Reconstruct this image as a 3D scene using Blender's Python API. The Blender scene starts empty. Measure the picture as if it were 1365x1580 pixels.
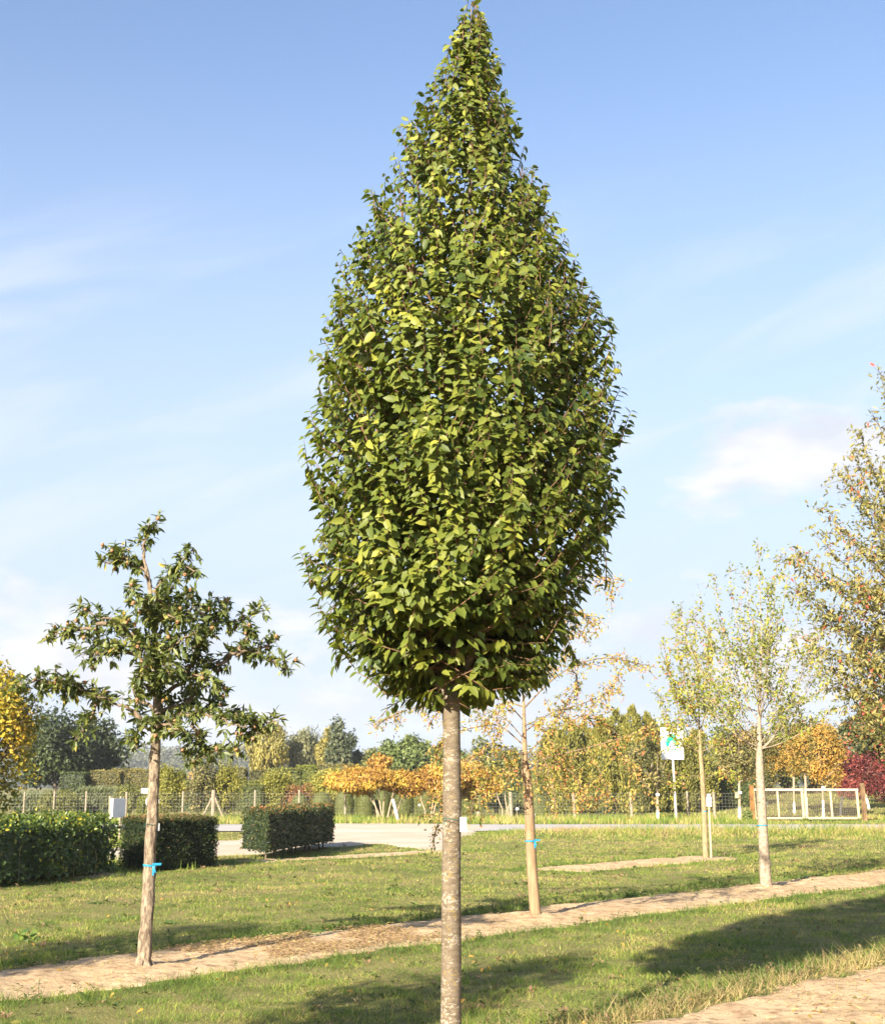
import bpy, math
import numpy as np
from mathutils import Vector

# ------------------------------------------------------------------ camera, sky, sun, exposure
SC = bpy.context.scene
COL = SC.collection
F, CX, CY, HZ, CAMH = 2050.0, 682.5, 790.0, 1210.0, 1.6      # focal length etc. in pixels of the photograph
PITCH = math.atan((HZ - CY) / F)
cam_d = bpy.data.cameras.new("camera")
cam = bpy.data.objects.new("camera", cam_d)
COL.objects.link(cam)
cam.location = (0, 0, CAMH)
cam.rotation_euler = (math.pi / 2 + PITCH, 0, 0)
cam_d.sensor_fit = 'VERTICAL'
cam_d.sensor_height = 36.0
cam_d.lens = F / 1580.0 * 36.0
cam_d.clip_end = 6000
cam_d.dof.use_dof = True
cam_d.dof.focus_distance = 8.5
cam_d.dof.aperture_fstop = 9.0
SC.camera = cam

SUN_EL = 25.0
SDX, SDY = 0.468, 0.884                                       # the way the light travels, on the ground
hl = math.hypot(SDX, SDY)
SDX, SDY = SDX / hl, SDY / hl
SUNDIR = Vector((SDX * math.cos(math.radians(SUN_EL)), SDY * math.cos(math.radians(SUN_EL)), -math.sin(math.radians(SUN_EL))))
sun_d = bpy.data.lights.new("sun", 'SUN')
sun_d.energy = 5.0
sun_d.angle = math.radians(0.55)
sun_d.color = (1.0, 0.90, 0.74)
sun = bpy.data.objects.new("sun", sun_d)
COL.objects.link(sun)
sun.rotation_euler = SUNDIR.to_track_quat('-Z', 'Y').to_euler()

SC.view_settings.view_transform = 'Standard'
SC.view_settings.look = 'None'
SC.view_settings.gamma = 1.0
SC.view_settings.exposure = 1.74
SC.cycles.max_bounces = 7
SC.cycles.diffuse_bounces = 3
SC.cycles.transmission_bounces = 4
SC.cycles.use_denoising = True

W = bpy.data.worlds.new("World")
SC.world = W
W.use_nodes = True
nt = W.node_tree
nt.nodes.clear()


def NN(t, typ, **kw):
    n = t.nodes.new(typ)
    for k, v in kw.items():
        setattr(n, k, v)
    return n


def MATH(t, op, a, b=None, c=None, clamp=False):
    n = t.nodes.new('ShaderNodeMath')
    n.operation = op
    n.use_clamp = clamp
    for i, v in enumerate((a, b, c)):
        if v is None:
            continue
        if isinstance(v, (int, float)):
            n.inputs[i].default_value = v
        else:
            t.links.new(v, n.inputs[i])
    return n.outputs[0]


def MIX(t, fac, a, b, blend='MIX'):
    n = t.nodes.new('ShaderNodeMix')
    n.data_type = 'RGBA'
    n.blend_type = blend
    for i, v in ((0, fac), (6, a), (7, b)):
        if isinstance(v, (int, float)):
            n.inputs[i].default_value = v
        elif isinstance(v, tuple):
            n.inputs[i].default_value = (v[0], v[1], v[2], 1)
        else:
            t.links.new(v, n.inputs[i])
    return n.outputs[2]


def NOISE(t, vec, scale, detail=4, rough=0.55, dist=0.0):
    n = t.nodes.new('ShaderNodeTexNoise')
    n.inputs['Scale'].default_value = scale
    n.inputs['Detail'].default_value = detail
    n.inputs['Roughness'].default_value = rough
    n.inputs['Distortion'].default_value = dist
    if vec is not None:
        t.links.new(vec, n.inputs['Vector'])
    return n.outputs['Fac']


def RANGE(t, v, a, b, c=0.0, d=1.0, smooth=True):
    n = t.nodes.new('ShaderNodeMapRange')
    n.interpolation_type = 'SMOOTHSTEP' if smooth else 'LINEAR'
    t.links.new(v, n.inputs[0])
    for i, x in enumerate((a, b, c, d)):
        n.inputs[1 + i].default_value = x
    return n.outputs[0]


sky = NN(nt, 'ShaderNodeTexSky', sky_type='NISHITA', sun_disc=False)
sky.sun_elevation = math.radians(SUN_EL)
sky.sun_rotation = math.atan2(-SDX, -SDY)
sky.altitude = 50
sky.air_density = 1.0
sky.dust_density = 1.0
sky.ozone_density = 1.3
tc = NN(nt, 'ShaderNodeTexCoord')
sep = NN(nt, 'ShaderNodeSeparateXYZ')
nt.links.new(tc.outputs['Generated'], sep.inputs[0])
sx, sy, sz = sep.outputs
syc = MATH(nt, 'MAXIMUM', sy, 0.05)
az = MATH(nt, 'DIVIDE', sx, syc)                              # tangent of the azimuth about +Y
elv = MATH(nt, 'DIVIDE', sz, MATH(nt, 'SQRT', MATH(nt, 'MAXIMUM', MATH(nt, 'SUBTRACT', 1.0, MATH(nt, 'MULTIPLY', sz, sz)), 0.01)))
den = MATH(nt, 'ADD', MATH(nt, 'MAXIMUM', sz, 0.0), 0.16)
cmb = NN(nt, 'ShaderNodeCombineXYZ')
nt.links.new(MATH(nt, 'DIVIDE', sx, den), cmb.inputs[0])
nt.links.new(MATH(nt, 'MULTIPLY', MATH(nt, 'DIVIDE', sy, den), 1.0), cmb.inputs[1])
cl_vec = cmb.outputs[0]
cmb2 = NN(nt, 'ShaderNodeCombineXYZ')                          # the low cumulus, seen from the side
nt.links.new(MATH(nt, 'MULTIPLY', az, 1.0), cmb2.inputs[0])
nt.links.new(MATH(nt, 'MULTIPLY', elv, 2.3), cmb2.inputs[1])
n_c = NOISE(nt, cmb2.outputs[0], 8.5, 9, 0.58, 0.3)
cmb3 = NN(nt, 'ShaderNodeCombineXYZ')                          # high streaks, rising to the right
nt.links.new(MATH(nt, 'ADD', MATH(nt, 'MULTIPLY', az, 0.94), MATH(nt, 'MULTIPLY', elv, 0.34)), cmb3.inputs[0])
nt.links.new(MATH(nt, 'SUBTRACT', MATH(nt, 'MULTIPLY', elv, 5.2), MATH(nt, 'MULTIPLY', az, 1.9)), cmb3.inputs[1])
n_w = NOISE(nt, cmb3.outputs[0], 2.6, 5, 0.55, 0.5)


def bump(v, c, w):                                           # 1 at c, falling to 0 at a distance w
    return RANGE(nt, MATH(nt, 'ABSOLUTE', MATH(nt, 'SUBTRACT', v, c)), 0.0, w, 1.0, 0.0)


low = bump(elv, 0.075, 0.15)
right_bank = MATH(nt, 'MULTIPLY', bump(elv, 0.235, 0.125), RANGE(nt, az, 0.08, 0.24))
left_bank = MATH(nt, 'MULTIPLY', bump(elv, 0.13, 0.07), RANGE(nt, az, -0.12, -0.3))
cover = MATH(nt, 'MAXIMUM', MATH(nt, 'MULTIPLY', low, 1.0), MATH(nt, 'MAXIMUM', MATH(nt, 'MULTIPLY', right_bank, 1.2), MATH(nt, 'MULTIPLY', left_bank, 1.0)))
thr = MATH(nt, 'SUBTRACT', 0.80, MATH(nt, 'MULTIPLY', cover, 0.38))
cum = MATH(nt, 'MULTIPLY', MATH(nt, 'SUBTRACT', n_c, thr), 7.0, clamp=True)
wisp = MATH(nt, 'MULTIPLY', RANGE(nt, n_w, 0.42, 0.72), MATH(nt, 'MULTIPLY', RANGE(nt, elv, 0.50, 0.3), 0.75))
veil = RANGE(nt, elv, 0.63, 0.03, 0.0, 0.95)
SKY_GAIN = 1.0
base = MIX(nt, 1.0, sky.outputs[0], (1.02, 1.02, 1.08), 'MULTIPLY')
c1 = MIX(nt, veil, base, (2.75, 3.2, 3.95))
c2 = MIX(nt, wisp, c1, (3.45, 3.8, 4.2))
shade = NOISE(nt, cmb2.outputs[0], 14.0, 3, 0.5)
cl_col = MIX(nt, RANGE(nt, shade, 0.35, 0.65), (3.3, 3.45, 3.8), (4.2, 4.15, 4.2))
c3 = MIX(nt, MATH(nt, 'MULTIPLY', cum, 0.9), c2, cl_col)
bg = NN(nt, 'ShaderNodeBackground')
bg.inputs[1].default_value = 0.074
nt.links.new(c3, bg.inputs[0])
wo = NN(nt, 'ShaderNodeOutputWorld')
nt.links.new(bg.outputs[0], wo.inputs[0])

# ------------------------------------------------------------------ helpers
RNG = np.random.default_rng(7)


def at(px, py, Y):
    """The point on the plane y=Y that stands at a pixel of the photograph."""
    cx, cy = (px - CX) / F, (CY - py) / F
    dy = math.cos(PITCH) - cy * math.sin(PITCH)
    dz = math.sin(PITCH) + cy * math.cos(PITCH)
    k = Y / dy
    return np.array((cx * k, Y, CAMH + dz * k))


def gnd(px, py):
    """The point of flat ground at a pixel of the photograph."""
    cx, cy = (px - CX) / F, (CY - py) / F
    dy = math.cos(PITCH) - cy * math.sin(PITCH)
    dz = math.sin(PITCH) + cy * math.cos(PITCH)
    k = -CAMH / dz
    return np.array((cx * k, dy * k, 0.0))


def _h(ix, iy, seed):
    v = np.sin(ix * 127.1 + iy * 311.7 + seed * 74.7) * 43758.5453
    return v - np.floor(v)


def vn(x, y, seed=0):
    """Value noise, 0..1."""
    x, y = np.asarray(x, float), np.asarray(y, float)
    ix, iy = np.floor(x), np.floor(y)
    fx, fy = x - ix, y - iy
    fx, fy = fx * fx * (3 - 2 * fx), fy * fy * (3 - 2 * fy)
    return (_h(ix, iy, seed) * (1 - fx) + _h(ix + 1, iy, seed) * fx) * (1 - fy) + (_h(ix, iy + 1, seed) * (1 - fx) + _h(ix + 1, iy + 1, seed) * fx) * fy


def fbm(x, y, seed=0, o=4):
    s, a, t = 0.0, 0.5, 0.0
    for i in range(o):
        s = s + a * vn(np.asarray(x) * 2 ** i, np.asarray(y) * 2 ** i, seed + i * 13)
        t += a
        a *= 0.5
    return s / t


def sst(a, b, x):
    t = np.clip((np.asarray(x, float) - a) / (b - a), 0, 1)
    return t * t * (3 - 2 * t)


def nrm(v):
    v = np.asarray(v, float)
    return v / np.maximum(np.linalg.norm(v, axis=-1, keepdims=True), 1e-9)


ORG = {}


class MB:
    """Collects shapes in world coordinates and links them as one mesh object."""

    def __init__(self):
        self.v, self.f, self.n = [], [], 0

    def add(self, V, Fc, rnd=0.5, mat=0, smooth=False):
        V = np.asarray(V, float).reshape(-1, 3)
        Fc = np.asarray(Fc, int)
        r = np.broadcast_to(np.asarray(rnd, float), (len(Fc),))
        self.v.append(V)
        self.f.append((Fc + self.n, r, mat, smooth))
        self.n += len(V)

    def box(self, c, s, rot=0.0, mat=0, rnd=0.5, tilt=(0, 0)):
        x, y, z = np.array(s, float) / 2
        V = np.array([(i, j, k) for k in (-z, z) for j in (-y, y) for i in (-x, x)])
        V[:, 0] += tilt[0] * V[:, 2]
        V[:, 1] += tilt[1] * V[:, 2]
        ca, sa = math.cos(rot), math.sin(rot)
        V = np.stack((V[:, 0] * ca - V[:, 1] * sa, V[:, 0] * sa + V[:, 1] * ca, V[:, 2]), 1) + np.asarray(c, float)
        self.add(V, [(0, 2, 3, 1), (4, 5, 7, 6), (0, 1, 5, 4), (2, 6, 7, 3), (0, 4, 6, 2), (1, 3, 7, 5)], rnd, mat)

    def tube(self, P, R, k=6, mat=0, rnd=0.5, rough=0.0, seed=0, cap=True):
        P = np.asarray(P, float)
        n = len(P)
        R = np.broadcast_to(np.asarray(R, float), (n,))
        T = np.empty_like(P)
        T[1:-1] = P[2:] - P[:-2]
        T[0], T[-1] = P[1] - P[0], P[-1] - P[-2]
        T = nrm(T)
        ref = np.array((0, 1.0, 0)) if abs(T[0][1]) < 0.8 else np.array((1.0, 0, 0))
        a = np.arange(k) * 2 * math.pi / k
        V = np.empty((n, k, 3))
        for i in range(n):
            u = ref - T[i] * ref.dot(T[i])
            u /= max(np.linalg.norm(u), 1e-9)
            ref = u
            w = np.cross(T[i], u)
            rr = R[i] * np.ones(k)
            if rough:
                rr = rr * (1 + rough * (vn(a / 2 / math.pi * 6 + seed, np.full(k, i * 0.6 + seed), seed) - 0.5) * 2)
            V[i] = P[i] + np.cos(a)[:, None] * u * rr[:, None] + np.sin(a)[:, None] * w * rr[:, None]
        i = np.arange(n - 1)[:, None] * k
        j = np.arange(k)[None, :]
        jn = (j + 1) % k
        Fc = np.stack((i + j, i + jn, i + k + jn, i + k + j), -1).reshape(-1, 4)
        self.add(V, Fc, rnd, mat, True)
        if cap:
            for e, o in ((0, -1), (n - 1, 1)):
                ring = V[e]
                idx = np.arange(k)
                Vc = np.vstack((ring, P[e][None]))
                q = np.stack((idx, (idx + 1) % k, np.full(k, k)), 1)
                self.add(Vc, q if o > 0 else q[:, ::-1], rnd, mat, False)

    def lathe(self, c, prof, k=20, mat=0, rnd=0.5, wob=0.0, seed=0):
        prof = np.asarray(prof, float)
        a = np.arange(k) * 2 * math.pi / k
        n = len(prof)
        V = np.empty((n, k, 3))
        for i, (r, z) in enumerate(prof):
            rr = r * (1 + wob * (vn(a * 3 + seed, np.full(k, z * 6), seed) - 0.5))
            V[i] = np.stack((np.cos(a) * rr, np.sin(a) * rr, np.full(k, z)), 1) + np.asarray(c, float)
        i = np.arange(n - 1)[:, None] * k
        j = np.arange(k)[None, :]
        jn = (j + 1) % k
        self.add(V, np.stack((i + j, i + jn, i + k + jn, i + k + j), -1).reshape(-1, 4), rnd, mat, True)

    def leaves(self, P, A, N, L, Wd, rnd, fine=False, mat=0, curl=0.12):
        P, A = np.asarray(P, float), nrm(A)
        n = len(P)
        if n == 0:
            return
        S = nrm(np.cross(A, N))
        N = np.cross(S, A)
        L = np.broadcast_to(L, (n,))[:, None]
        w = np.broadcast_to(Wd, (n,))[:, None] * 0.5
        if not fine:
            V = np.stack((P, P + A * L * 0.45 + S * w + N * L * 0.06, P + A * L - N * L * curl, P + A * L * 0.45 - S * w + N * L * 0.06), 1)
            Fc = np.arange(n * 4).reshape(n, 4)
            self.add(V.reshape(-1, 3), Fc, rnd, mat)
            return
        d1, d2, d3 = N * L * 0.02, N * L * curl * 0.45, N * L * curl
        up = N * w * 0.35
        V = np.stack((P, P + A * L * .28 + S * w * .9 + up - d1, P + A * L * .66 + S * w * .82 + up * .8 - d2, P + A * L - d3,
                      P + A * L * .66 - S * w * .82 + up * .8 - d2, P + A * L * .28 - S * w * .9 + up - d1,
                      P + A * L * .3 - d1, P + A * L * .68 - d2), 1)
        q = np.array([(0, 1, 6, 6), (1, 2, 7, 6), (2, 3, 7, 7), (7, 3, 4, 4), (6, 7, 4, 5), (0, 6, 5, 5)])
        o = (np.arange(n) * 8)[:, None]
        tri = np.concatenate([(np.array(t)[None] + o) for t in ((0, 1, 6), (2, 3, 7), (7, 3, 4), (0, 6, 5))])
        qd = np.concatenate([(np.array(t)[None] + o) for t in ((1, 2, 7, 6), (6, 7, 4, 5))])
        r = np.broadcast_to(rnd, (n,))
        self.add(V.reshape(-1, 3), tri, np.tile(r, 4), mat, True)
        m = self.n - n * 8
        self.f.append((qd + m, np.tile(r, 2), mat, True))

    def build(self, name, mats, parent=None, loc=None, kind=None):
        mats = mats if isinstance(mats, (list, tuple)) else [mats]
        V = np.concatenate(self.v)
        if parent is not None:
            o = ORG[parent.name]
        else:
            o = np.asarray(loc if loc is not None else (0, 0, 0), float)
        V = V - o
        me = bpy.data.meshes.new(name)
        me.vertices.add(len(V))
        me.vertices.foreach_set('co', V.astype(np.float32).ravel())
        li = np.concatenate([f.ravel() for f, _, _, _ in self.f]).astype(np.int32)
        tot = np.concatenate([np.full(len(f), f.shape[1]) for f, _, _, _ in self.f]).astype(np.int32)
        me.loops.add(len(li))
        me.loops.foreach_set('vertex_index', li)
        me.polygons.add(len(tot))
        st = np.zeros(len(tot), np.int32)
        st[1:] = np.cumsum(tot)[:-1]
        me.polygons.foreach_set('loop_start', st)
        me.polygons.foreach_set('loop_total', tot)
        me.polygons.foreach_set('material_index', np.concatenate([np.full(len(f), m) for f, _, m, _ in self.f]).astype(np.int32))
        sm = np.concatenate([np.full(len(f), s) for f, _, _, s in self.f]).astype(bool)
        me.polygons.foreach_set('use_smooth', sm)
        at_ = me.attributes.new('rnd', 'FLOAT', 'FACE')
        at_.data.foreach_set('value', np.concatenate([r for _, r, _, _ in self.f]).astype(np.float32))
        me.update(calc_edges=True)
        for m in mats:
            me.materials.append(m)
        ob = bpy.data.objects.new(name, me)
        COL.objects.link(ob)
        ORG[ob.name] = o
        if parent is not None:
            ob.parent = parent
        else:
            ob.location = o
        if kind:
            ob['kind'] = kind
        return ob


def thing(name, label, cat, loc=(0, 0, 0), group=None):
    o = bpy.data.objects.new(name, None)
    o.empty_display_size = 0.2
    COL.objects.link(o)
    o.location = tuple(loc)
    ORG[o.name] = np.asarray(loc, float)
    return tag(o, label, cat, group)


def tag(o, label, cat, group=None):
    o['label'] = label
    o['category'] = cat
    if group:
        o['group'] = group
    return o


# ------------------------------------------------------------------ materials
def new_mat(name):
    m = bpy.data.materials.new(name)
    m.use_nodes = True
    t = m.node_tree
    t.nodes.clear()
    out = t.nodes.new('ShaderNodeOutputMaterial')
    return m, t, out


def PRIN(t, out, rough=0.8, spec=0.3):
    p = t.nodes.new('ShaderNodeBsdfPrincipled')
    p.inputs['Roughness'].default_value = rough
    p.inputs['Specular IOR Level'].default_value = spec
    t.links.new(p.outputs[0], out.inputs[0])
    return p


def RAMP(t, v, stops):
    r = t.nodes.new('ShaderNodeValToRGB')
    el = r.color_ramp.elements
    while len(el) < len(stops):
        el.new(0.5)
    for e, (p, c) in zip(el, stops):
        e.position = p
        e.color = (c[0], c[1], c[2], 1)
    t.links.new(v, r.inputs[0])
    return r.outputs[0]


def leaf_mat(name, stops, trans=0.28, rough=0.5, spec=0.35):
    m, t, out = new_mat(name)
    a = NN(t, 'ShaderNodeAttribute', attribute_name='rnd')
    c = RAMP(t, a.outputs['Fac'], stops)
    p = PRIN(t, out, rough, spec)
    t.links.new(c, p.inputs['Base Color'])
    tr = t.nodes.new('ShaderNodeBsdfTranslucent')
    t.links.new(MIX(t, 1.0, c, (1.25, 1.35, 0.7), 'MULTIPLY'), tr.inputs[0])
    mx = t.nodes.new('ShaderNodeMixShader')
    mx.inputs[0].default_value = trans
    t.links.new(p.outputs[0], mx.inputs[1])
    t.links.new(tr.outputs[0], mx.inputs[2])
    t.links.new(mx.outputs[0], out.inputs[0])
    return m


def flat_mat(name, c, rough=0.7, var=0.15, scale=8.0, spec=0.3, bump_=0.0):
    m, t, out = new_mat(name)
    p = PRIN(t, out, rough, spec)
    g = NN(t, 'ShaderNodeTexCoord').outputs['Object']
    n = NOISE(t, g, scale, 5, 0.6)
    k = RANGE(t, n, 0.3, 0.7, 1 - var, 1 + var)
    t.links.new(MIX(t, 1.0, c, k, 'MULTIPLY'), p.inputs['Base Color'])
    if bump_:
        b = t.nodes.new('ShaderNodeBump')
        b.inputs['Strength'].default_value = bump_
        b.inputs['Distance'].default_value = 0.02
        t.links.new(n, b.inputs['Height'])
        t.links.new(b.outputs[0], p.inputs['Normal'])
    return m


def bark_mat(name, c0, c1, patch=None, patch2=None, stretch=(1, 1, 0.3), scale=18, dist=0.01, strength=0.6, pscale=22, pthr=0.58):
    m, t, out = new_mat(name)
    p = PRIN(t, out, 0.85, 0.2)
    tc_ = NN(t, 'ShaderNodeTexCoord')
    mp = NN(t, 'ShaderNodeMapping')
    mp.inputs['Scale'].default_value = stretch
    t.links.new(tc_.outputs['Object'], mp.inputs[0])
    n = NOISE(t, mp.outputs[0], scale, 6, 0.65, 0.4)
    c = MIX(t, RANGE(t, n, 0.32, 0.68), c0, c1)
    h = n
    if patch:
        mp2 = NN(t, 'ShaderNodeMapping')
        mp2.inputs['Scale'].default_value = (1, 1, 1.9)
        t.links.new(tc_.outputs['Object'], mp2.inputs[0])
        n2 = NOISE(t, mp2.outputs[0], pscale, 3, 0.6, 0.6)
        big = NOISE(t, mp2.outputs[0], pscale * 0.22, 2, 0.5)
        f2 = RANGE(t, MATH(t, 'ADD', n2, MATH(t, 'MULTIPLY', MATH(t, 'SUBTRACT', big, 0.5), 0.55)), pthr - 0.02, pthr + 0.10)
        c = MIX(t, MATH(t, 'MULTIPLY', f2, 0.8), c, patch)
        if patch2:
            n3 = NOISE(t, mp2.outputs[0], pscale * 1.1, 4, 0.6, 1.0)
            mp3 = NN(t, 'ShaderNodeMapping')
            mp3.inputs['Location'].default_value = (3.3, 7.1, 1.7)
            t.links.new(mp2.outputs[0], mp3.inputs[0])
            n4 = NOISE(t, mp3.outputs[0], pscale * 0.7, 4, 0.6, 0.5)
            c = MIX(t, MATH(t, 'MULTIPLY', RANGE(t, n4, pthr + 0.02, pthr + 0.09), 0.7), c, patch2)
    t.links.new(c, p.inputs['Base Color'])
    b = t.nodes.new('ShaderNodeBump')
    b.inputs['Strength'].default_value = strength
    b.inputs['Distance'].default_value = dist
    t.links.new(h, b.inputs['Height'])
    t.links.new(b.outputs[0], p.inputs['Normal'])
    return m


M = {}
M['hornbeam'] = leaf_mat('hornbeam_leaf', [(0, (.040, .066, .013)), (.35, (.100, .130, .022)), (.75, (.215, .230, .036)), (.95, (.33, .315, .05)), (1, (.46, .36, .04))], .32, .5, .28)
M['medlar'] = leaf_mat('medlar_leaf', [(0, (.036, .060, .017)), (.5, (.098, .125, .033)), (.85, (.20, .215, .055)), (.97, (.24, .22, .05)), (1, (.34, .26, .05))], .24, .48, .4)
M['crab'] = leaf_mat('crab_leaf', [(0, (.10, .12, .03)), (.35, (.26, .24, .05)), (.6, (.44, .33, .08)), (.85, (.52, .27, .10)), (1, (.52, .19, .11))], .3)
M['sparse'] = leaf_mat('sparse_leaf', [(0, (.12, .15, .03)), (.45, (.24, .27, .05)), (.8, (.42, .38, .05)), (.93, (.55, .35, .09)), (1, (.62, .22, .13))], .35)
M['cherry'] = leaf_mat('cherry_leaf', [(0, (.07, .08, .022)), (.4, (.20, .19, .05)), (.75, (.34, .28, .09)), (.93, (.44, .28, .12)), (1, (.6, .10, .07))], .28)
M['maple'] = leaf_mat('maple_leaf', [(0, (.05, .075, .012)), (.35, (.16, .17, .02)), (.6, (.42, .32, .03)), (1, (.62, .40, .04))], .35)
M['oak'] = leaf_mat('oak_leaf', [(0, (.018, .028, .009)), (.6, (.045, .065, .020)), (1, (.10, .125, .038))], .15)
M['far'] = leaf_mat('far_leaf', [(0, (.045, .055, .035)), (1, (.10, .105, .065))], .1)
M['hedge_brown'] = leaf_mat('hedge_brown', [(0, (.06, .06, .02)), (.5, (.17, .15, .045)), (1, (.28, .22, .07))], .2)
M['hedge_green'] = leaf_mat('hedge_green', [(0, (.04, .06, .015)), (.5, (.12, .13, .03)), (1, (.22, .21, .05))], .2)
M['hedge_lime'] = leaf_mat('hedge_lime', [(0, (.08, .10, .015)), (.5, (.22, .23, .035)), (1, (.36, .34, .05))], .28)
M['bush_yellow'] = leaf_mat('bush_yellow', [(0, (.10, .11, .02)), (.5, (.27, .255, .045)), (1, (.44, .38, .08))], .3)
M['bush_olive'] = leaf_mat('bush_olive', [(0, (.05, .065, .018)), (.5, (.14, .15, .04)), (1, (.26, .24, .07))], .22)
M['feather'] = leaf_mat('feather_leaf', [(0, (.03, .045, .015)), (.5, (.085, .10, .04)), (1, (.17, .18, .07))], .2)
M['redbrown'] = leaf_mat('redbrown_leaf', [(0, (.10, .05, .025)), (.5, (.27, .13, .05)), (.8, (.40, .20, .08)), (1, (.35, .26, .06))], .25)
M['red'] = leaf_mat('red_leaf', [(0, (.07, .018, .015)), (.5, (.20, .04, .035)), (1, (.42, .11, .08))], .28)
M['sumac'] = leaf_mat('sumac_leaf', [(0, (.20, .10, .03)), (.35, (.42, .23, .055)), (.7, (.54, .34, .06)), (1, (.54, .42, .08))], .3)
M['willow_y'] = leaf_mat('willow_yellow', [(0, (.13, .12, .035)), (.5, (.30, .26, .07)), (1, (.46, .36, .08))], .25)
M['willow_g'] = leaf_mat('willow_grey', [(0, (.07, .08, .035)), (.5, (.17, .17, .08)), (1, (.27, .25, .11))], .22)
M['birch_d'] = leaf_mat('birch_dark', [(0, (.03, .045, .022)), (.5, (.08, .10, .05)), (1, (.18, .18, .08))], .2)
M['green'] = leaf_mat('green_leaf', [(0, (.05, .075, .025)), (.5, (.14, .18, .05)), (1, (.27, .29, .08))], .25)
M['conifer'] = leaf_mat('conifer_leaf', [(0, (.045, .055, .013)), (.5, (.15, .15, .033)), (1, (.33, .29, .06))], .15)
M['topiary'] = leaf_mat('topiary_leaf', [(0, (.05, .06, .016)), (.5, (.115, .125, .03)), (1, (.19, .19, .045))], .1, .7)
M['hornb_or'] = leaf_mat('autumn_leaf', [(0, (.09, .09, .02)), (.35, (.25, .19, .04)), (.7, (.46, .26, .06)), (1, (.55, .30, .06))], .28)
M['olivebrown'] = leaf_mat('olivebrown_leaf', [(0, (.06, .065, .02)), (.5, (.19, .17, .06)), (.85, (.34, .26, .10)), (1, (.50, .28, .09))], .25)
M['yew'] = leaf_mat('yew_leaf', [(0, (.008, .016, .005)), (.6, (.022, .040, .008)), (.9, (.06, .085, .012)), (1, (.24, .14, .06))], .1, .55)
M['beech'] = leaf_mat('beech_leaf', [(0, (.012, .024, .008)), (.55, (.04, .058, .015)), (.88, (.10, .105, .025)), (1, (.30, .13, .05))], .18, .45)
M['viburnum'] = leaf_mat('viburnum_leaf', [(0, (.022, .045, .008)), (.5, (.065, .105, .018)), (.88, (.14, .18, .03)), (1, (.42, .36, .04))], .25, .4, .45)
M['grass'] = leaf_mat('grass_blade', [(0, (.075, .125, .020)), (.3, (.16, .235, .034)), (.55, (.285, .315, .055)), (.75, (.43, .35, .12)), (.92, (.52, .39, .19)), (1, (.33, .215, .125))], .34, .55, .3)
M['weed'] = leaf_mat('weed_leaf', [(0, (.05, .085, .018)), (.4, (.12, .15, .035)), (.7, (.22, .19, .09)), (1, (.30, .17, .11))], .22)
M['dock'] = leaf_mat('dock_leaf', [(0, (.05, .10, .02)), (.6, (.12, .19, .035)), (1, (.24, .26, .06))], .28, .4, .45)
M['flower'] = leaf_mat('flower_petal', [(0, (.75, .55, .03)), (1, (.8, .62, .05))], .2)
M['fruit_m'] = flat_mat('medlar_fruit', (.30, .155, .075), .6, .25, 30)
M['fruit_c'] = leaf_mat('crab_fruit', [(0, (.6, .16, .05)), (1, (.66, .32, .10))], .05, .35)
M['bark_main'] = bark_mat('hornbeam_bark', (.10, .075, .048), (.165, .13, .09), (.31, .27, .205), (.22, .16, .055), (1, 1, 2.2), 16, .006, .5, 40, .56)
M['bark_twig'] = flat_mat('twig_bark', (.17, .095, .055), .8, .3, 20)
M['bark_medlar'] = bark_mat('medlar_bark', (.10, .072, .050), (.36, .28, .195), None, None, (1, 1, .35), 34, .03, 1.0)
M['bark_crab'] = bark_mat('crab_bark', (.21, .135, .075), (.31, .21, .12), (.08, .055, .04), (.24, .21, .09), (1, 1, .2), 20, .006, .5, 9, .66)
M['corner'] = leaf_mat('corner_leaf', [(0, (.02, .035, .012)), (.5, (.06, .075, .02)), (.8, (.20, .15, .04)), (1, (.45, .09, .06))], .2)
M['wood_brown'] = bark_mat('brown_post', (.09, .055, .03), (.27, .17, .085), None, None, (1, 1, .3), 9, .01, .4)
M['bark_medlar_twig'] = flat_mat('medlar_twig', (.17, .125, .085), .85, .35, 25, .2, .5)
M['bark_crab_twig'] = flat_mat('crab_twig', (.16, .11, .065), .8, .3, 20)
M['bark_grey'] = bark_mat('grey_bark', (.19, .145, .105), (.37, .30, .215), None, None, (1, 1, 1.2), 22, .008, .7)
M['bark_olive'] = bark_mat('olive_bark', (.19, .14, .075), (.31, .235, .135), None, None, (1, 1, .4), 20, .008, .5)
M['bark_dark'] = flat_mat('dark_bark', (.10, .08, .055), .85, .3, 12)
M['stem_pale'] = flat_mat('pale_stem', (.34, .26, .17), .8, .2, 10)
M['whitewash'] = flat_mat('whitewash', (.80, .77, .72), .8, .06, 6)
M['wood_pale'] = flat_mat('pale_wood', (.43, .34, .22), .75, .12, 5)
M['wood_rail'] = flat_mat('rail_wood', (.42, .36, .27), .75, .08, 5)
M['wood_post'] = flat_mat('post_wood', (.29, .235, .165), .8, .2, 6)
M['wood_orange'] = bark_mat('orange_post', (.10, .05, .02), (.38, .19, .06), None, None, (1, 1, .3), 9, .01, .4)
M['wire'] = flat_mat('galvanised_wire', (.17, .165, .14), .5, .1)
M['wire_dark'] = flat_mat('dark_wire', (.10, .08, .055), .6, .1)
M['white'] = flat_mat('white_plastic', (.80, .80, .80), .45, .03)
M['panel'] = flat_mat('panel_back', (.60, .62, .66), .5, .06, 3)
M['steel'] = flat_mat('grey_steel', (.40, .40, .40), .45, .08)
M['pole'] = flat_mat('pole_paint', (.55, .48, .40), .6, .1)
M['signwhite'] = flat_mat('sign_white', (.84, .84, .84), .4, .02)
M['signgreen'] = flat_mat('sign_green', (.0, .36, .22), .4, .03)
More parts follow.
